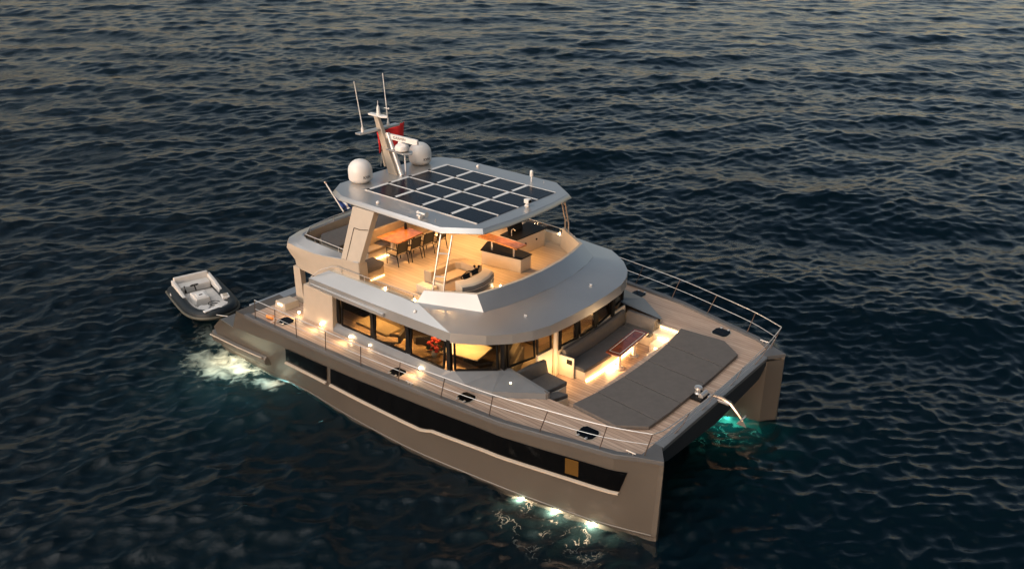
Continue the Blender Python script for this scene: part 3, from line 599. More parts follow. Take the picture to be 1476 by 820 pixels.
# raked pillars
for s in (1, -1):
    q = lambda x, y, z: (x, s*y, z)
    mb = MB(); mb.loft([[q(-14.22, -4.40, 5.62), q(-13.22, -4.37, 5.62), q(-13.22, -4.08, 5.62), q(-14.22, -4.10, 5.62)], [q(-14.40, -3.50, 7.42), q(-13.25, -3.44, 7.42), q(-13.25, -3.15, 7.42), q(-14.40, -3.2, 7.42)]])
    mb.loft([[q(-14.22, -4.42, 4.62), q(-13.24, -4.38, 4.62), q(-13.24, -4.10, 4.62), q(-14.22, -4.1, 4.62)], [q(-14.22, -4.40, 5.618), q(-13.22, -4.37, 5.618), q(-13.22, -4.08, 5.618), q(-14.22, -4.10, 5.618)]])
    pl = build('roof_pillar', mb, M['beige'], Y, bevel=.015)
    mb = MB()
    L = lambda fx_, fz: Vector(q(-14.22-.18*fz+(1.0+.15*fz)*fx_, -4.405+.90*fz+.03*fx_, 5.62+1.80*fz))
    for a, b in ((L(.30, 0), L(.30, .62)), (L(.30, .62), L(.62, .62)), (L(.62, .62), L(.98, .66))): mb.tube([a, b], .012, 4)
    build('panel_seam', mb, M['black'], pl)
    # cockpit post below the wing
    build('cockpit_post', MB().loft([[q(-17.5, -4.35, 2.80), q(-17.0, -4.35, 2.80), q(-17.0, -4.1, 2.80), q(-17.5, -4.1, 2.80)], [q(-17.55, -4.3, 4.36), q(-17.12, -4.3, 4.36), q(-17.12, -4.05, 4.36), q(-17.55, -4.05, 4.36)]]), M['beige'], Y, bevel=.02)
    lk = build('stern_locker', MB().loft([[q(-17.7, -5.3, 2.80), q(-17.0, -5.3, 2.80), q(-16.95, -4.6, 2.80), q(-17.6, -4.6, 2.80)], [q(-17.7, -5.22, 3.08), q(-17.08, -5.22, 3.08), q(-17.0, -4.6, 3.08), q(-17.6, -4.6, 3.08)]]), M['beige'], Y, bevel=.015)
    for x in (-17.45, -17.28): build('locker_lamp', MB().box((x, -s*5.265, 2.99), (.10, .02, .07)), M['ledsoft'], lk)

# ------------------------------------------------------------------ hardtop
HT = [(-16.55, 0), (-16.5, -2.35), (-16.05, -2.98), (-15.2, -3.34), (-9.87, -3.35), (-8.62, -2.50), (-8.46, -1.2), (-8.42, 0)]
ht = HT + sym(HT[1:-1])[::-1]
def grow(P, d): return [(x+d*math.copysign(1, x+12.5)*(.9 if abs(x+12.5) > 2.6 else 0), y+d*(y/3.35), ) for x, y in P]
mb = MB(); mb.loft([[(x, y, 7.30) for x, y in grow(ht, -.5)], [(x, y, 7.40) for x, y in grow(ht, .02)], [(x, y, 7.44) for x, y in grow(ht, .10)], [(x, y, 7.47) for x, y in grow(ht, .10)], [(x, y, 7.625) for x, y in ht]])
hard = build('hardtop', mb, M['grey'], Y, bevel=.012)
build('hardtop_liner', MB().prism(grow(ht, -.8), 7.27, 7.302), M['barrel'], hard)
x0, x1, yy = -15.02, -9.06, 2.28; px, py = (x1-x0)/4, 2*yy/4
first = build('solar_panel', MB().box((x0+px/2+.05, -yy+py/2, 7.636), (px-.17, py-.09, .012)), M['solar'], hard)
for i in range(4):
    for j in range(4):
        if i or j: copy_part(first, (i*px, j*py, 0), hard)
    bar = build('panel_strip', MB().box((x0+i*px+.05, 0, 7.6385), (.15, 2*yy+.06, .022)), M['white'], hard)
    for j in range(4): build('cable_gland', MB().box((x0+i*px+.05, -yy+py*(j+.02)+.06, 7.655), (.09, .12, .03)), M['black'], bar)
for j in range(5): build('panel_strip', MB().box(((x0+x1)/2+.02, -yy+j*py, 7.638), (x1-x0-.1, .075 if 0 < j < 4 else .03, .021)), M['white'], hard)
DL = [(-14.6, -1.2), (-14.2, 1.6), (-12.6, -2.4), (-12.3, .4), (-12.6, 2.5), (-10.6, -2.6), (-10.3, -.6), (-10.4, 1.6)]
for x, y in DL:
    build('downlight', MB().lathe((x, y, 7.255), [(.001, 0), (.06, 0), (.06, .02), (.001, .02)], 12), M['bulb'], hard)
    lamp('downlight_lamp', 'SPOT', (x, y, 7.24), 215, (1, .49, .15), hard, .06, (x, y, 0), 98, 1.0)
# horn, cameras, lights on the roof
hn = MB(); hn.tube([(-11.3, -3.0, 7.75), (-10.95, -3.02, 7.75), (-10.87, -3.02, 7.75)], [.03, .045, .11], 12); hn.tube([(-11.2, -3.18, 7.72), (-11.0, -3.2, 7.72), (-10.95, -3.2, 7.72)], [.03, .04, .08], 12); hn.ball((-11.32, -3.0, 7.75), .07, 10); hn.box((-11.1, -3.08, 7.66), (.12, .2, .08)); build('horn', hn, M['white'], hard, smooth=True)
sl_ = MB(); sl_.lathe((-8.95, .35, 7.62), [(.10, 0), (.10, .05), (.05, .08), (.05, .14)], 12); sl_.box((-8.93, .35, 7.83), (.22, .2, .16)); se = build('searchlight', sl_, M['white'], hard, bevel=.02); build('lens', MB().box((-8.815, .35, 7.83), (.012, .14, .1)), M['black'], se)
gp = MB(); gp.tube([(-10.76, 2.85, 7.62), (-10.76, 2.85, 7.82)], .03, 8); gp.lathe((-10.76, 2.85, 7.82), [(.07, 0), (.08, .03), (.07, .22), (.03, .26)], 12); build('antenna_pod', gp, M['white'], hard, smooth=True)
for x, y in ((-13.45, -3.05), (-13.75, 2.9)): build('roof_sensor', MB().ball((x, y, 7.66), .07, 10), M['white'], hard, smooth=True)
for x, y in ((-10.4, -3.05), (-10.2, 2.95)): build('roof_stud', MB().tube([(x, y, 7.62), (x, y, 7.72)], .015, 6), M['steel'], hard)
# satellite domes
for s in (-1, 1):
    c = (-16.0, s*1.68, 7.615)
    prof = [(.30, 0), (.34, .03), (.40, .07), (.46, .13), (.485, .22), (.49, .50)] + [(.49*math.cos(a), .50+.46*math.sin(a)) for a in [math.pi/2*k/7 for k in range(1, 7)]] + [(.002, .962)]
    d = build('satellite_dome', MB().lathe(c, prof, 32), M['white'], Y, smooth=True, angle=60)
    t = text_mesh('KVH', .17); mb = MB(); r = .492; a0 = R(-8)
    mb.add([(c[0]+(r+z)*math.cos(a0+x/r), c[1]+(r+z)*math.sin(a0+x/r), c[2]+.30+y) for x, y, z in [(v[0]-.0, v[1], v[2]) for v in t.v]], t.f); build('lettering', mb, M['text'], d)
# mast
mb = MB()
def sec(x, z, l, wd): return [(x-l/2, -wd, z), (x+l/2, -wd, z), (x+l/2, wd, z), (x-l/2, wd, z)]
mb.loft([sec(-15.78, 7.61, .55, .16), sec(-16.25, 8.75, .36, .12), sec(-16.72, 9.9, .24, .08)]); mast = build('mast', mb, M['beige'], Y, bevel=.03)
build('mast_tube', MB().tube([(-15.38, 0, 7.61), (-15.85, 0, 8.7), (-16.1, 0, 9.3)], [.11, .09, .07], 12), M['alu'], mast, smooth=True)
build('mast_head', MB().prism([(-17.15, -.10), (-16.3, -.14), (-16.05, 0), (-16.3, .14), (-17.15, .10)], 9.90, 9.98), M['white'], mast, bevel=.02)
build('spreader', MB().loft([[(-16.72, y, 9.36), (-16.42, y, 9.36), (-16.42, y, 9.44), (-16.72, y, 9.44)] for y in (-1.2, 0, 1.0)]), M['grey'], mast, bevel=.015)
build('radar_shelf', MB().prism([(-16.15, -.16), (-14.95, -.28), (-14.7, 0), (-14.95, .28), (-16.15, .16)], 8.60, 8.67), M['grey'], mast, bevel=.02)
build('shelf_strut', MB().tube([(-15.35, .2, 8.6), (-15.35, .2, 7.62)], .035, 8), M['alu'], mast, smooth=True)
build('radome', MB().lathe((-15.28, 0, 8.67), [(.2, 0), (.30, .05), (.31, .14), (.27, .24), (.17, .31), (.002, .34)], 20), M['white'], mast, smooth=True)
rb = MB(); rb.loft([[(x, .1-.075*k, 9.14-.11*k), (x, .1+.075*k, 9.14-.11*k), (x, .1+.06*k, 9.14+.11*k), (x, .1-.06*k, 9.14+.11*k)] for x, k in ((-16.42, .8), (-16.35, 1), (-14.5, 1), (-14.43, .8))]); rad = build('radar_scanner', rb, M['white'], Y, bevel=.02)
build('pedestal', MB().lathe((-15.45, .1, 8.95), [(.14, -.28), (.16, -.1), (.10, .08)], 14), M['white'], rad, smooth=True)
t = text_mesh('GARMIN', .17); mb = MB(); mb.add([(-15.45+x*1.15, .1-.072-z, 9.14+y) for x, y, z in t.v], t.f); build('lettering', mb, M['greytext'], rad)
for y0, zt_ in ((-.92, 11.5), (.48, 11.6)):
    a = build('whip_antenna', MB().tube([(-16.58, y0, 9.44), (-16.58, y0, 9.7), (-16.62, y0-.12*(y0 < 0)-.1, zt_)], [.03, .025, .016], 8), M['white'], Y, smooth=True); build('antenna_foot', MB().lathe((-16.58, y0, 9.44), [(.07, 0), (.06, .1), (.03, .22)], 10), M['white'], a, smooth=True)
wv = MB(); wv.lathe((-16.6, 0, 9.98), [(.10, 0), (.08, .1), (.06, .3), (.03, .38)], 12); wv.tube([(-16.6, 0, 10.3), (-16.6, 0, 10.55)], .012, 6); build('masthead_light', wv, M['white'], Y, smooth=True)
wv = MB(); wv.tube([(-16.15, .05, 9.98), (-16.15, .05, 10.3)], .012, 6); wv.tube([(-16.28, .05, 10.3), (-16.02, .05, 10.3)], .012, 6); wv.ball((-16.02, .05, 10.3), .04, 8); build('wind_vane', wv, M['white'], Y, smooth=True)
build('flag_halyard', MB().tube([(-16.75, .3, 9.4), (-17.0, .3, 7.62)], .008, 5), M['alu'], Y)
build('aerial_stub', MB().tube([(-16.9, .45, 7.62), (-16.95, .38, 8.3)], .05, 8), M['beige'], Y, smooth=True)
# flags
def cloth(name, fn, m, nu, nv, o, label, cat):
    mb = MB(); V = [fn(i/nu, j/nv) for i in range(nu+1) for j in range(nv+1)]
    mb.add(V, [(i*(nv+1)+j, (i+1)*(nv+1)+j, (i+1)*(nv+1)+j+1, i*(nv+1)+j+1) for i in range(nu) for j in range(nv)])
    ob = build(name, mb, m, None, smooth=True, o=o, angle=80); md = ob.modifiers.new('thick', 'SOLIDIFY'); md.thickness = .006; tag(ob, label, cat); return ob
cloth('red_flag', lambda u, v: (-16.95+.07*math.sin(u*9+v*2), .16+1.55*u, 9.15-.9*v+.2*u-.25*u*(1-u)+.03*math.sin(u*11)), M['red'], 16, 8, (-16.95, .22, 8.4), 'plain red courtesy flag flying behind the mast', 'flag')
en = thing('ensign', (-17.7, -1.45, 5.9), 'dark blue ensign hanging furled on a slanting staff at the aft flybridge rail', 'flag')
build('flagstaff', MB().tube([(-17.62, -1.42, 5.9), (-18.43, -1.6, 7.04)], .03, 8), M['white'], en, smooth=True); build('finial', MB().ball((-18.45, -1.61, 7.08), .05, 8), M['bronze'], en, smooth=True)
def ensf(u, v):
    a = Vector((-18.05, -1.5, 6.52)).lerp(Vector((-17.68, -1.42, 6.02)), v); f = .55*u
    return (a.x+.35*f+.05*math.sin(v*9+u*5), a.y+f*.9, a.z-.35*u*(1-v*.6)+.05*math.sin(u*12))
for nm, m, u0, u1 in (('hoist_field', 'blue', 0, .5), ('white_band', 'white', .5, .68), ('fly_field', 'blue', .68, 1)):
    mb = MB(); nu, nv = 6, 8; V = [ensf(u0+(u1-u0)*i/nu, j/nv) for i in range(nu+1) for j in range(nv+1)]
    mb.add(V, [(i*(nv+1)+j, (i+1)*(nv+1)+j, (i+1)*(nv+1)+j+1, i*(nv+1)+j+1) for i in range(nu) for j in range(nv)]); build(nm, mb, M[m], en, smooth=True, angle=80)

# ------------------------------------------------------------------ flybridge furniture (built in)
F = 4.62
# helm bench: high-backed U with arms
hb = MB(); bk = [(-11.35, -2.85), (-11.25, -1.35), (-10.95, -1.0), (-10.0, -1.05)]
inn = [(-11.0, -2.80), (-10.95, -1.55), (-10.8, -1.38), (-10.0, -1.42)]
hb.loft([[(a[0], a[1], F), (a[0], a[1], F+.80), (b[0], b[1], F+.80), (b[0], b[1], F)] for a, b in zip(bk, inn)]); hel = build('helm_bench', hb, M['cushtan'], Y, bevel=.04)
build('bench_base', MB().prism([(-10.99, -2.8), (-10.4, -2.75), (-10.3, -1.45), (-10.9, -1.45)], F, F+.42), M['cream'], hel, bevel=.02)
build('seat_cushion', MB().prism([(-10.98, -2.78), (-10.4, -2.72), (-10.3, -1.48), (-10.9, -1.48)], F+.42, F+.54), M['cushtan'], hel, bevel=.03)
build('entry_step', MB().box((-11.0, -3.05, F+.17), (.75, .38, .34)), M['cream'], hel, bevel=.02)
# curved helm pod
cv = [(-9.22, -3.0), (-9.02, -2.6), (-8.98, -2.15), (-9.06, -1.7), (-9.26, -1.25)]; cin = [(x-.42, y*.93-.12) for x, y in cv]
pod = build('helm_console', MB().loft([[(a[0], a[1], F), (a[0], a[1], F+.74), (a[0]-.06, a[1], F+.80), (b[0], b[1], F+.86), (b[0], b[1], F)] for a, b in zip(cv, cin)]), M['cream'], Y, smooth=True, angle=30)
build('wind_deflector', MB().loft([[(a[0]+.015, a[1], F+.40), (a[0]+.03, a[1], F+.40), (a[0]+.03, a[1], F+.75), (a[0]+.015, a[1], F+.75)] for a in cv]), M['trunk'], pod, smooth=True)
build('deflector_trim', MB().tube([(a[0]+.035, a[1], F+.58) for a in cv], .012, 6), M['steel'], pod, smooth=True)
def torus(c, r, t, tilt, n=20):
    m = Matrix.Rotation(tilt, 3, 'Y'); return MB().tube([tuple(Vector(c)+m @ Vector((r*math.cos(2*math.pi*k/n), r*math.sin(2*math.pi*k/n), 0))) for k in range(n+1)], t, 6)
sw = torus((-9.78, -2.2, F+.82), .22, .02, R(-55)); sw.tube([(-9.78, -2.2, F+.82), (-9.6, -2.2, F+.72)], .03, 8); sw.tube([(-9.78, -2.42, F+.82), (-9.78, -1.98, F+.82)], .015, 6); build('steering_wheel', sw, M['black'], pod, smooth=True)
th = MB(); th.tube([(-9.72, -1.7, F+.8), (-9.8, -1.7, F+1.0)], .025, 6); th.tube([(-9.72, -1.62, F+.8), (-9.66, -1.62, F+1.0)], .025, 6); th.ball((-9.8, -1.7, F+1.0), .05, 8); th.ball((-9.66, -1.62, F+1.0), .05, 8); build('throttle', th, M['black'], pod, smooth=True)
build('instrument_screen', MB().box((-9.52, -2.45, F+.92), (.04, .34, .2), ry=R(-25)), M['black'], pod, bevel=.01); build('instrument_screen', MB().box((-9.56, -1.95, F+.92), (.04, .34, .2), ry=R(-25)), M['black'], pod, bevel=.01)
# bar block with raised wooden counter
bar = build('bar_unit', MB().prism([(-11.32, .38), (-9.5, .66), (-9.5, 1.3), (-11.3, 1.38)], F, F+.58), M['cream'], Y, bevel=.02)
build('bar_top', MB().prism([(-11.75, 1.2), (-11.36, .34), (-9.46, .62), (-9.46, 1.34), (-11.5, 1.5)], F+.58, F+.62), M['black'], bar, bevel=.01)
build('bar_counter', MB().prism([(-11.55, .42), (-9.48, .36), (-9.46, .98), (-11.45, .93)], F+1.08, F+1.14), M['woodlight'], bar, bevel=.015)
for x in (-11.0, -9.85): build('counter_post', MB().tube([(x, .66, F+.6), (x, .66, F+1.08)], .04, 10), M['steel'], bar, smooth=True)
gal = build('galley_unit', MB().prism([(-11.5, 1.82), (-10.68, 1.82), (-10.6, 3.6), (-11.6, 3.7)], F, F+.74), M['cream'], Y, bevel=.02)
build('galley_top', MB().prism([(-11.55, 1.78), (-10.64, 1.78), (-10.56, 3.64), (-11.66, 3.74)], F+.74, F+.79), M['black'], gal, bevel=.01)
for y in (2.35, 3.05): build('knob', MB().tube([(-10.66, y, F+.45), (-10.60, y, F+.45)], .045, 10), M['black'], gal, smooth=True)
build('tap', MB().tube([(-11.1, 2.0, F+.78), (-11.1, 2.0, F+1.05), (-11.0, 2.0, F+1.12), (-10.9, 2.0, F+1.05)], .02, 8), M['steel'], gal, smooth=True)
build('grill_lid', MB().box((-11.35, 2.5, F+1.0), (.06, .9, .42), ry=R(-12)), M['black'], gal, bevel=.01)
# aft dining bench
bn = build('dining_bench', MB().prism([(-15.55, -2.5), (-14.9, -2.5), (-14.9, 2.2), (-15.55, 2.2)], F, F+.36), M['cream'], Y, bevel=.02)
build('seat_cushion', MB().prism([(-15.5, -2.48), (-14.88, -2.48), (-14.88, 2.18), (-15.5, 2.18)], F+.36, F+.48), M['cushtan'], bn, bevel=.03)
build('back_cushion', MB().loft([[(-15.55, y, F+.45), (-15.36, y, F+.45), (-15.48, y, F+1.02), (-15.6, y, F+1.02)] for y in (-2.4, 2.2)]), M['cushtan'], bn, bevel=.03)
build('bench_return', MB().prism([(-14.42, -3.7), (-13.55, -3.75), (-13.5, -3.1), (-13.7, -2.75), (-14.42, -2.7)], F, F+.32), M['cushtan'], bn, bevel=.02)
build('seat_cushion', MB().prism([(-14.42, -3.7), (-13.53, -3.77), (-13.48, -3.1), (-13.7, -2.72), (-14.42, -2.68)], F+.32, F+.46), M['cushion'], bn, bevel=.04)
build('led_strip', MB().box((-14.86, -.2, F+.05), (.03, 4.2, .04)), M['ledsoft'], bn); build('led_strip', MB().box((-13.47, -3.3, F+.03), (.02, .7, .025)), M['ledsoft'], bn)
build('courtesy_lamp', MB().ball((-9.2, -.9, F+.06), .05, 8), M['bulb'], Y)

# ------------------------------------------------------------------ rails, deck hardware
rail_l = {}
for s in (-1, 1):
    T = [(-17.0, 6.62), (-15.73, 6.58), (-14.5, 6.55), (-12.8, 6.5), (-10.95, 6.42), (-9.07, 6.28), (-7.17, 6.08), (-5.26, 5.85), (-3.37, 5.45), (-1.5, 4.98), (-.24, 4.47)]
    Bt = [(-17.3, 6.5), (-16.05, 6.47), (-14.7, 6.45), (-13.04, 6.39), (-11.18, 6.30), (-9.37, 6.16), (-7.46, 6.02), (-5.52, 5.76), (-3.7, 5.42), (-1.74, 4.96), (-.50, 4.38)]
    top = [(x, s*y, 3.80) for x, y in T]; bot = [(x, s*y, 2.88) for x, y in Bt]; mid = [tuple(Vector(a).lerp(Vector(b), .52)) for a, b in zip(bot, top)]
    def smooth_path(P, k=4):
        out = []
        for i in range(len(P)-1):
            p0, p1, p2, p3 = [Vector(P[max(0, min(len(P)-1, j))]) for j in (i-1, i, i+1, i+2)]
            for q in range(k):
                t = q/k; out.append(.5*((2*p1)+(p2-p0)*t+(2*p0-5*p1+4*p2-p3)*t*t+(3*p1-p0-3*p2+p3)*t**3))
        return out + [Vector(P[-1])]
    g = build('guard_rail', MB().tube([tuple(v) for v in smooth_path(top)], .017, 7), M['steel'], Y, smooth=True)
    build('middle_wire', MB().tube([tuple(v) for v in smooth_path(mid)], .010, 6), M['steel'], g, smooth=True)
    for a, b, c in zip(bot, mid, top): build('stanchion', MB().tube([b if 0 else a, tuple(Vector(a).lerp(Vector(b), .9)), c], .017, 7), M['stanch'], g, smooth=True)
pt = [(-.24, -4.47, 3.80), (-.26, -4.1, 3.66), (-.28, -3.5, 3.50), (-.27, -2.1, 3.40), (-.25, -.4, 3.36), (-.25, .4, 3.36), (-.27, 2.1, 3.40), (-.28, 3.5, 3.50), (-.26, 4.1, 3.66), (-.24, 4.47, 3.80)]
pu = build('pulpit_rail', MB().tube([tuple(v) for v in smooth_path(pt)], .017, 7), M['steel'], Y, smooth=True)
pm = [(-.37, -4.4, 3.36), (-.34, -3.6, 3.15), (-.31, -2.1, 3.10), (-.28, 0, 3.08), (-.31, 2.1, 3.10), (-.34, 3.6, 3.15), (-.37, 4.4, 3.36)]
build('middle_wire', MB().tube([tuple(v) for v in smooth_path(pm)], .010, 6), M['steel'], pu, smooth=True)
for y0, y1 in ((-2.8, -2.15), (-1.05, -.45), (.95, 1.5), (2.85, 3.5)): build('stanchion', MB().tube([(-.40, y0, 2.88), (-.3, y0+.5*(y1-y0), 3.1), (-.27, y1, 3.41)], .017, 7), M['stanch'], pu, smooth=True)
# hatches with chromed hinges
for s in (-1, 1):
    for x, y, w_, l_ in ((-2.55, 4.44, .58, .62), (-6.9, 5.36, .50, .55), (-9.9, 5.70, .46, .55), (-16.25, 5.80, .5, .6)):
        c = [(x+l_*.5*a, s*(y+w_*.5*b)) for a, b in ((-.7, -1), (.7, -1), (1, -.6), (1, .6), (.7, 1), (-.7, 1), (-1, .6), (-1, -.6))]
        ring = [(x+(q[0]-x)*1.12, s*y+(q[1]-s*y)*1.12) for q in c]
        h_ = build('deck_hatch', MB().prism(ring, 2.795, 2.812), M['beige'], deck)
        build('hatch_glass', MB().prism(c, 2.813, 2.845), M['dark'], deck, bevel=.015)
        hg = MB()
        for k in (-.15, .15): hg.box((x+k, s*(y+w_*.5+.02), 2.85), (.07, .10, .035))
        build('hinge', hg, M['steel'], deck, bevel=.01)
    for x in (-.85, -8.9):
        y = ys(x)-.14; cl_ = MB(); cl_.tube([(x-.17, s*y, 2.96), (x+.17, s*y, 2.96)], .022, 8); cl_.tube([(x-.07, s*y, 2.88), (x-.07, s*y, 2.96)], .02, 8); cl_.tube([(x+.07, s*y, 2.88), (x+.07, s*y, 2.96)], .02, 8); build('cleat', cl_, M['steel'], Y, smooth=True)
DLP = [(-16.2, -5.2, 2.98), (-14.75, -5.24, 2.96), (-13.05, -5.2, 2.97), (-9.3, -5.19, 2.98)]
for p in DLP:
    for s in (1, -1):
        build('courtesy_lamp', MB().ball((p[0], s*p[1], p[2]), .045, 10), M['bulb'], deck, smooth=True)
        if s > 0: lamp('courtesy_light', 'SPOT', (p[0], p[1]-.12, p[2]+.10), 20, (1, .62, .3), deck, .04, (p[0]-.25, p[1]-1.0, 2.80), 130, .8)
for x, y, z in ((-12.0, -5.145, 2.94), (-6.05, -4.05, 3.10)): build('courtesy_lamp', MB().ball((x, y, z), .03, 8), M['bulb'], Y, smooth=True)
# windlass
wl = MB(); wl.box((-.95, -.28, 2.86), (.55, .62, .10)); wi = build('windlass', wl, M['black'], Y, bevel=.03)
wm = MB(); wm.lathe((-1.0, -.22, 2.9), [(.13, 0), (.09, .06), (.09, .15), (.14, .2), (.13, .25), (.02, .27)], 18); wm.tube([(-.78, -.45, 2.95), (-.78, -.05, 2.95)], .09, 12); build('capstan', wm, M['steel'], wi, smooth=True)
build('bow_roller', MB().box((-.35, -.03, 2.84), (.9, .22, .08)), M['steel'], wi, bevel=.01)
an = thing('anchor', (.1, -.03, 2.6), 'polished steel anchor hanging over the bow roller at the middle of the crossbeam', 'anchor')
build('shank', MB().tube([(-.62, -.03, 2.90), (-.2, -.03, 2.93), (.12, -.03, 2.84), (.42, -.03, 2.58), (.60, -.03, 2.38)], [.045, .06, .07, .07, .06], 8), M['bronze'], an, smooth=True)
build('fluke', MB().add([(.60, -.03, 2.44), (.48, -.22, 2.30), (.78, -.03, 2.16), (.48, .16, 2.30), (.45, -.03, 2.24)], [(0, 1, 2), (0, 2, 3), (1, 4, 2), (4, 3, 2), (0, 4, 1), (0, 3, 4)]), M['bronze'], an, bevel=.01)
build('roll_bar', MB().tube([(.5, -.2, 2.32), (.62, -.2, 2.5), (.68, -.03, 2.56), (.62, .14, 2.5), (.5, .14, 2.32)], .025, 8), M['steel'], an, smooth=True)
fe = thing('fender_roll', (-16.95, -6.1, 2.81), 'small orange roll lying on deck by the aftmost rail post', 'fender')
build('fender_body', MB().tube([(-17.1, -6.12, 2.9), (-17.05, -6.11, 2.9), (-16.75, -6.05, 2.9), (-16.7, -6.04, 2.9)], [.05, .09, .09, .05], 12), M['orange'], fe, smooth=True)
build('fender_line', MB().tube([(-16.7, -6.04, 2.9), (-16.55, -6.15, 2.86), (-16.6, -6.3, 2.83)], .012, 6), M['white'], fe)

# lights in the lounge, saloon, steps
lamp('lounge_light', 'AREA', (-4.95, .4, 2.24), 26, (1, .60, .26), sofa, .5, (-4.2, .4, 2.0))
lamp('step_glow', 'POINT', (-4.15, 2.75, 2.95), 14, (1, .66, .32), Y, .12)
lamp('doorway_light', 'POINT', (-5.75, -1.75, 2.75), 20, (1, .60, .26), house, .15)
for x, y, e in ((-13.2, -3.6, 42), (-9.7, -3.95, 12), (-11.4, -3.7, 34), (-8.75, -3.3, 32), (-7.6, -.2, 60), (-7.7, 1.8, 60), (-7.0, -2.0, 40), (-11.5, 2.2, 22)):
    lamp('saloon_lamp', 'SPOT', (x, y, 4.22), e*4.2, (1, .58, .2), house, .08, (x+.1, y, 2), 88, .5)
    build('saloon_downlight', MB().lathe((x, y, 4.29), [(.001, 0), (.07, 0), (.07, .02), (.001, .02)], 12), M['bulb'], house)

# ------------------------------------------------------------------ underwater lamps
for (x, y, z), e, c, r_ in (((-4.4, -5.44, -.14), 75, (1, .68, .50), 0), ((-3.13, -5.22, -.14), 95, (1, .68, .50), 0), ((-1.86, -4.96, -.14), 95, (1, .68, .50), 0),
                        ((-20.0, -6.2, -.9), 62, (1, .84, .60), 0), ((-18.6, -6.2, -.9), 56, (1, .84, .60), 0), ((-16.7, -5.95, -.5), 18, (1, .8, .6), 0), ((-18.0, -6.6, -2.4), 200, (.3, .85, 1), 0), ((-1.3, 2.9, -.8), 105, (.08, .85, .76), 0)):  # deep blue source off the stern is no fitting, added for the scattered glow
    build('underwater_lamp', MB().ball((x, y, z), .05 if y < -4 and x > -5 else .03, 10), M['ubulb' if y < -4 and x > -5 else 'black'], Y, smooth=True)
    lamp('underwater_beam', 'POINT', (x+.02, y+math.copysign(.16, y), z-.03), e, c, Y, r_)

# ------------------------------------------------------------------ loose furniture
# foredeck table
tb = thing('pedestal_table', (-4.75, 1.25, 2.15), 'varnished mahogany table with inlaid border on two steel posts, in front of the foredeck sofa', 'table')
a, b = Vector((-4.68, .13, 0)), Vector((-4.86, 2.36, 0)); ax = (b-a).normalized(); nx = Vector((ax.y, -ax.x, 0))
def tq(u, v): p = a.lerp(b, u)+nx*v; return (p.x, p.y)
tp = build('table_top', MB().prism([tq(0, -.31), tq(1, -.31), tq(1.03, 0), tq(1, .31), tq(0, .31), tq(-.03, 0)], 2.90, 2.95), M['wood'], tb, bevel=.015)
mb = MB()
for (u0, v0), (u1, v1) in (((.06, -.22), (.94, -.22)), ((.94, -.22), (.94, .22)), ((.94, .22), (.06, .22)), ((.06, .22), (.06, -.22))):
    p, q_ = tq(u0, v0), tq(u1, v1); d = (Vector(q_)-Vector(p)).normalized(); n_ = Vector((-d.y, d.x))*.012
    mb.add([(p[0]-n_.x, p[1]-n_.y, 2.9545), (q_[0]-n_.x, q_[1]-n_.y, 2.9545), (q_[0]+n_.x, q_[1]+n_.y, 2.9545), (p[0]+n_.x, p[1]+n_.y, 2.9545)], [(0, 1, 2, 3)])
build('inlay', mb, M['marble'], tb)
for u in (.2, .72):
    p = tq(u, .05); build('leg', MB().lathe((p[0], p[1], 2.155), [(.20, 0), (.20, .03), (.08, .05), (.065, .3), (.06, .74)], 16), M['steel'], tb, smooth=True)
# flybridge dining table
dt = thing('dining_table', (-14.72, -.85, F), 'glossy orange wood dining table under the hardtop, between the bench and the row of chairs', 'table')
build('table_top', MB().prism([(-15.3, -1.68), (-14.08, -1.60), (-14.18, -.05), (-15.35, -.02)], F+.72, F+.78), M['woodlight'], dt, bevel=.02)
for y in (-1.35, -.4): build('leg', MB().lathe((-14.72, y, F), [(.22, 0), (.22, .03), (.07, .05), (.07, .72)], 14), M['steel'], dt, smooth=True)
bt = thing('bottle', (-15.05, -.25, F+.78), 'dark bottle standing at the far end of the orange dining table', 'bottle')
build('bottle_body', MB().lathe((-15.05, -.25, F+.78), [(.05, 0), (.06, .02), (.06, .2), (.025, .28), (.022, .38)], 12), M['black'], bt, smooth=True); build('bottle_cap', MB().lathe((-15.05, -.25, F+1.16), [(.026, 0), (.026, .04), (.02, .045)], 10), M['steel'], bt, smooth=True)
# dining chairs (local space, facing -x)
ch = thing('dining_chair', (0, 0, 0), '', 'chair', 'dining chairs in a row at the flybridge table')
ORG[ch.name] = Vector((0, 0, 0))
build('seat', MB().prism([(-.33, -.27), (.25, -.25), (.25, .25), (-.33, .27)], .44, .48), M['cushtan'], ch, bevel=.015)
build('backrest', MB().loft([[(.24, y, .52), (.27, y, .52), (.37, y, 1.0), (.34, y, 1.0)] for y in (-.26, -.1, .1, .26)]), M['chairback'], ch, bevel=.01)
for y in (-.27, .27):
    build('leg', MB().tube([(-.32, y, .70), (-.34, y, .0)], .018, 6), M['black'], ch); build('leg', MB().tube([(.38, y, 1.0), (.27, y, .50), (.36, y*1.05, 0)], .018, 6), M['black'], ch)
    build('armrest', MB().box((-.02, y, .70), (.64, .04, .025)), M['black'], ch, bevel=.006)
build('seat_frame', MB().box((-.04, -.26, .43), (.6, .025, .03)).box((-.04, .26, .43), (.6, .025, .03)), M['black'], ch)
LBL = ['dark framed dining chair at the near end of the row by the orange table', 'dark framed dining chair second from the near end of the row by the orange table', 'dark framed dining chair third from the near end, half hidden under the hardtop edge', 'dark framed dining chair at the far end of the row, beside the ladder-like roof poles']
cp = [(-13.95, -1.78, .0), (-13.93, -1.06, .04), (-13.9, -.35, -.03), (-13.85, .35, .05)]
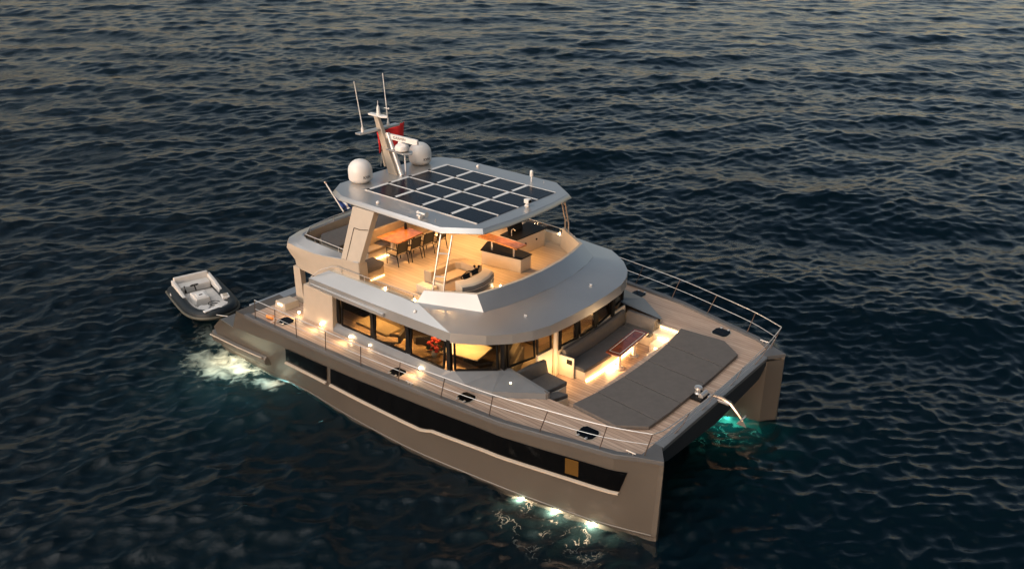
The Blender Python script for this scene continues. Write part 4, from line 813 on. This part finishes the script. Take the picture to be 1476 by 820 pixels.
for i, (x, y, r) in enumerate(cp):
    if i == 0: c0 = ch; ch.location = (x, y, F+.001); ch.rotation_euler = (0, 0, r); ch['label'] = LBL[0]
    else: copy_tree(ch, (x, y, F+.001), r, LBL[i])
# saloon furniture seen through the glass
st = thing('saloon_table', (-8.75, -3.3, 2.3), 'pale rectangular table glowing behind the corner saloon window', 'table')
build('table_top', MB().box((-8.75, -3.3, 3.12), (1.5, 1.1, .06), rz=.2), M['marble'], st, bevel=.02); build('leg', MB().box((-8.75, -3.3, 2.7), (.25, .25, .8)), M['steel'], st, bevel=.02)
ss = thing('saloon_sofa', (-7.6, -2.9, 2.3), 'dark low sofa inside the saloon behind the front corner windows', 'sofa')
build('seat', MB().box((-7.45, -2.6, 2.62), (.8, 2.2, .62), rz=.45), M['sofa'], ss, bevel=.06); build('backrest', MB().box((-7.15, -2.75, 3.05), (.24, 2.2, .5), rz=.45), M['sofa'], ss, bevel=.06)
fl = thing('flower_arrangement', (-9.6, -4.15, 2.9), 'red flowers in a vase behind the third side window of the saloon', 'flowers')
build('side_cabinet', MB().box((-10.3, -4.15, 2.6), (2.2, .7, .6)), M['saloonwood'], house, bevel=.02)
build('vase', MB().lathe((-9.6, -4.15, 2.9), [(.07, 0), (.12, .1), (.09, .22), (.06, .25)], 14), M['white'], fl, smooth=True)
mb = MB(); ml = MB()
for k in range(44):
    a_ = random.uniform(0, 6.28); r_ = random.uniform(0, .36); p = (-9.6+r_*math.cos(a_), -4.15+r_*.8*math.sin(a_), 3.30+random.uniform(-.02, .34)-r_*.4)
    (mb if k % 3 else ml).ball(p, random.uniform(.05, .09), 6, .7); ml.tube([(-9.6, -4.15, 3.12), p], .008, 4)
build('petals', mb, M['flower'], fl); build('stems', ml, M['leaf'], fl)
sb = thing('saloon_bench', (-12.7, -3.7, 2.3), 'tan upholstered bench lit behind the aftmost side window of the saloon', 'sofa')
build('seat', MB().box((-13.1, -3.75, 2.6), (1.8, .8, .6)), M['cushtan'], sb, bevel=.05); build('backrest', MB().box((-13.1, -3.3, 3.0), (1.8, .2, .7)), M['cushtan'], sb, bevel=.05)
for k, (x, y, rz, lb) in enumerate(((-11.75, -4.15, .5, 'dark armchair inside the saloon, behind the second side window'), (-10.85, -3.5, -.7, 'dark armchair inside the saloon, between the low table and the red flowers'))):
    ac = thing('armchair', (x, y, 2.3), lb, 'chair', 'armchairs inside the saloon')
    cz, sz = math.cos(rz), math.sin(rz); pt = lambda a, b: (x+a*cz-b*sz, y+a*sz+b*cz)
    build('seat', MB().box((*pt(0, 0), 2.6), (.6, .6, .3), rz=rz), M['sofa'], ac, bevel=.05); build('backrest', MB().box((*pt(.3, 0), 2.9), (.12, .62, .62), rz=rz), M['sofa'], ac, bevel=.05)
    for b in (-.33, .33): build('armrest', MB().box((*pt(0, b), 2.72), (.6, .08, .4), rz=rz), M['sofa'], ac, bevel=.03)
lt_ = thing('low_table', (-11.3, -3.9, 2.3), 'small pale round table between the dark armchairs inside the saloon', 'table')
build('table_top', MB().lathe((-11.25, -4.1, 2.85), [(.30, 0), (.30, .03), (.002, .031)], 18), M['marble'], lt_, smooth=True); build('leg', MB().lathe((-11.25, -4.1, 2.3), [(.2, 0), (.05, .04), (.05, .55)], 12), M['steel'], lt_, smooth=True)
la = thing('table_lamp', (-8.0, .6, 3.0), 'small shaded lamp on a cabinet behind the windows over the foredeck sofa', 'lamp')
build('cabinet', MB().box((-8.1, .8, 2.65), (.6, 2.2, .7)), M['saloonwood'], house, bevel=.02)
build('lamp_base', MB().lathe((-8.0, .6, 3.0), [(.10, 0), (.09, .02), (.03, .05), (.03, .35)], 12), M['bronze'], la, smooth=True); build('lamp_shade', MB().lathe((-8.0, .6, 3.3), [(.20, 0), (.13, .28)], 18), M['ledsoft'], la, smooth=True)

# ------------------------------------------------------------------ dinghy (local: +x bow, +y port)
dg = thing('dinghy', (-25.2, -4.25, .06), 'rigid inflatable dinghy with cream seats and dark grey tubes, floating behind the stern', 'dinghy', rz=R(-15))
ORG[dg.name] = Vector((0, 0, 0)); dg.scale = (.98, .98, .98)
def tubepath():
    P = [(-2.35, -1.02, .36), (-1.2, -1.04, .37), (0, -1.04, .40), (1.0, -1.0, .44), (1.75, -.82, .50), (2.15, -.45, .54), (2.28, 0, .55)]
    return smooth_path(P + [(x, -y, z) for x, y, z in P[:-1]][::-1], 5)
tpth = [tuple(v) for v in tubepath()]; nn = len(tpth)
rad_ = [(.12 if i in (0, nn-1) else .21 if i in (1, nn-2) else .27) for i in range(nn)]
tube_o = build('buoyancy_tube', MB().tube(tpth, rad_, 16), M['rubber'], dg, smooth=True, angle=60)
def outer(P, d, dz):
    out = []
    for i, p in enumerate(P):
        t = (Vector(P[min(i+1, nn-1)])-Vector(P[max(i-1, 0)])); nrm = Vector((t.y, -t.x, 0)).normalized(); out.append(tuple(Vector(p)+nrm*d+Vector((0, 0, dz))))
    return out
build('rubbing_band', MB().tube(outer(tpth, .235, -.05)[1:-1], .085, 8), M['rubberlight'], dg, smooth=True)
mb = MB(); mb.loft([[(-2.3, -.85, .0), (-2.3, .85, .0), (-2.3, .85, .3), (-2.3, -.85, .3)], [(.8, -.8, -.05), (.8, .8, -.05), (.8, .8, .32), (.8, -.8, .32)], [(2.1, -.2, .25), (2.1, .2, .25), (2.1, .3, .42), (2.1, -.3, .42)]]); build('floor_liner', mb, M['offwhite'], dg, bevel=.03)
build('aft_bench', MB().box((-1.75, 0, .50), (.62, 1.5, .36)), M['offwhite'], dg, bevel=.06, seg=3); build('bench_backrest', MB().loft([[(-2.25, y, .55), (-2.02, y, .55), (-2.10, y, .98), (-2.28, y, .98)] for y in (-.86, .86)]), M['offwhite'], dg, bevel=.06, seg=3)
for s in (-1, 1): build('side_cushion', MB().loft([[(x, s*.76, .45), (x, s*.98, .45), (x, s*.98, z), (x, s*.80, z)] for x, z in ((-2.25, .86), (-1.2, .80), (-.25, .66))]), M['offwhite'], dg, bevel=.05, seg=3)
cn = build('console_seat', MB().loft([[(-.55, -.62, .3), (.45, -.58, .3), (.45, .22, .3), (-.55, .25, .3)], [(-.5, -.55, .74), (.38, -.5, .68), (.38, .15, .68), (-.5, .18, .74)]]), M['offwhite'], dg, bevel=.06, seg=3)
build('seat_panel', MB().box((0, -.18, .715), (.5, .42, .03), ry=R(4)), M['white'], cn, bevel=.015); build('seat_grip', MB().box((.03, -.18, .735), (.08, .16, .02)), M['black'], cn)
st_ = torus((-.85, -.2, .92), .19, .018, R(-35)); st_.tube([(-.85, -.2, .92), (-.62, -.2, .72)], .03, 8); st_.tube([(-.85, -.38, .92), (-.85, -.02, .92)], .014, 6); build('steering_wheel', st_, M['black'], dg, smooth=True)
lv = MB(); lv.box((-.75, -.68, .72), (.12, .08, .14)); lv.tube([(-.75, -.68, .78), (-.85, -.68, .95)], .02, 6); lv.ball((-.85, -.68, .95), .035, 8); build('throttle', lv, M['black'], dg)
for (x, y, w_, l_, r_) in ((1.35, .45, .62, .5, .5), (1.3, -.42, .55, .6, -.5)): build('bow_seat', MB().box((x, y, .48), (l_, w_, .26), rz=r_), M['offwhite'], dg, bevel=.07, seg=3)
hb_ = build('hatch_box', MB().box((.75, .80, .66), (.50, .36, .14), rz=-.1), M['white'], dg, bevel=.03); build('hatch_lid', MB().box((.75, .80, .737), (.36, .22, .02), rz=-.1), M['beige'], hb_)
build('bow_step', MB().box((2.12, -.28, .80), (.22, .80, .07), rz=.25), M['white'], dg, bevel=.03)
mb = MB(); mb.tube([(.75+(.10+.012*k)*math.cos(k*.7), .25+(.13+.012*k)*math.sin(k*.7), .34+.008*k) for k in range(18)], .018, 6)
build('coiled_line', mb, M['black'], dg); build('tube_badge', MB().box((-1.3, -1.285, .50), (.18, .02, .1)), M['white'], dg)
dl = build('mooring_line', MB().tube([tuple(v) for v in smooth_path([(-23.0, -5.15, .70), (-22.2, -4.6, .62), (-21.6, -4.2, .75), (-21.0, -4.2, .80)])], .016, 6), M['white'], None, o=(-22.2, -4.4, .6), smooth=True); tag(dl, 'thin pale mooring line from the dinghy bow to the stern platform', 'rope')
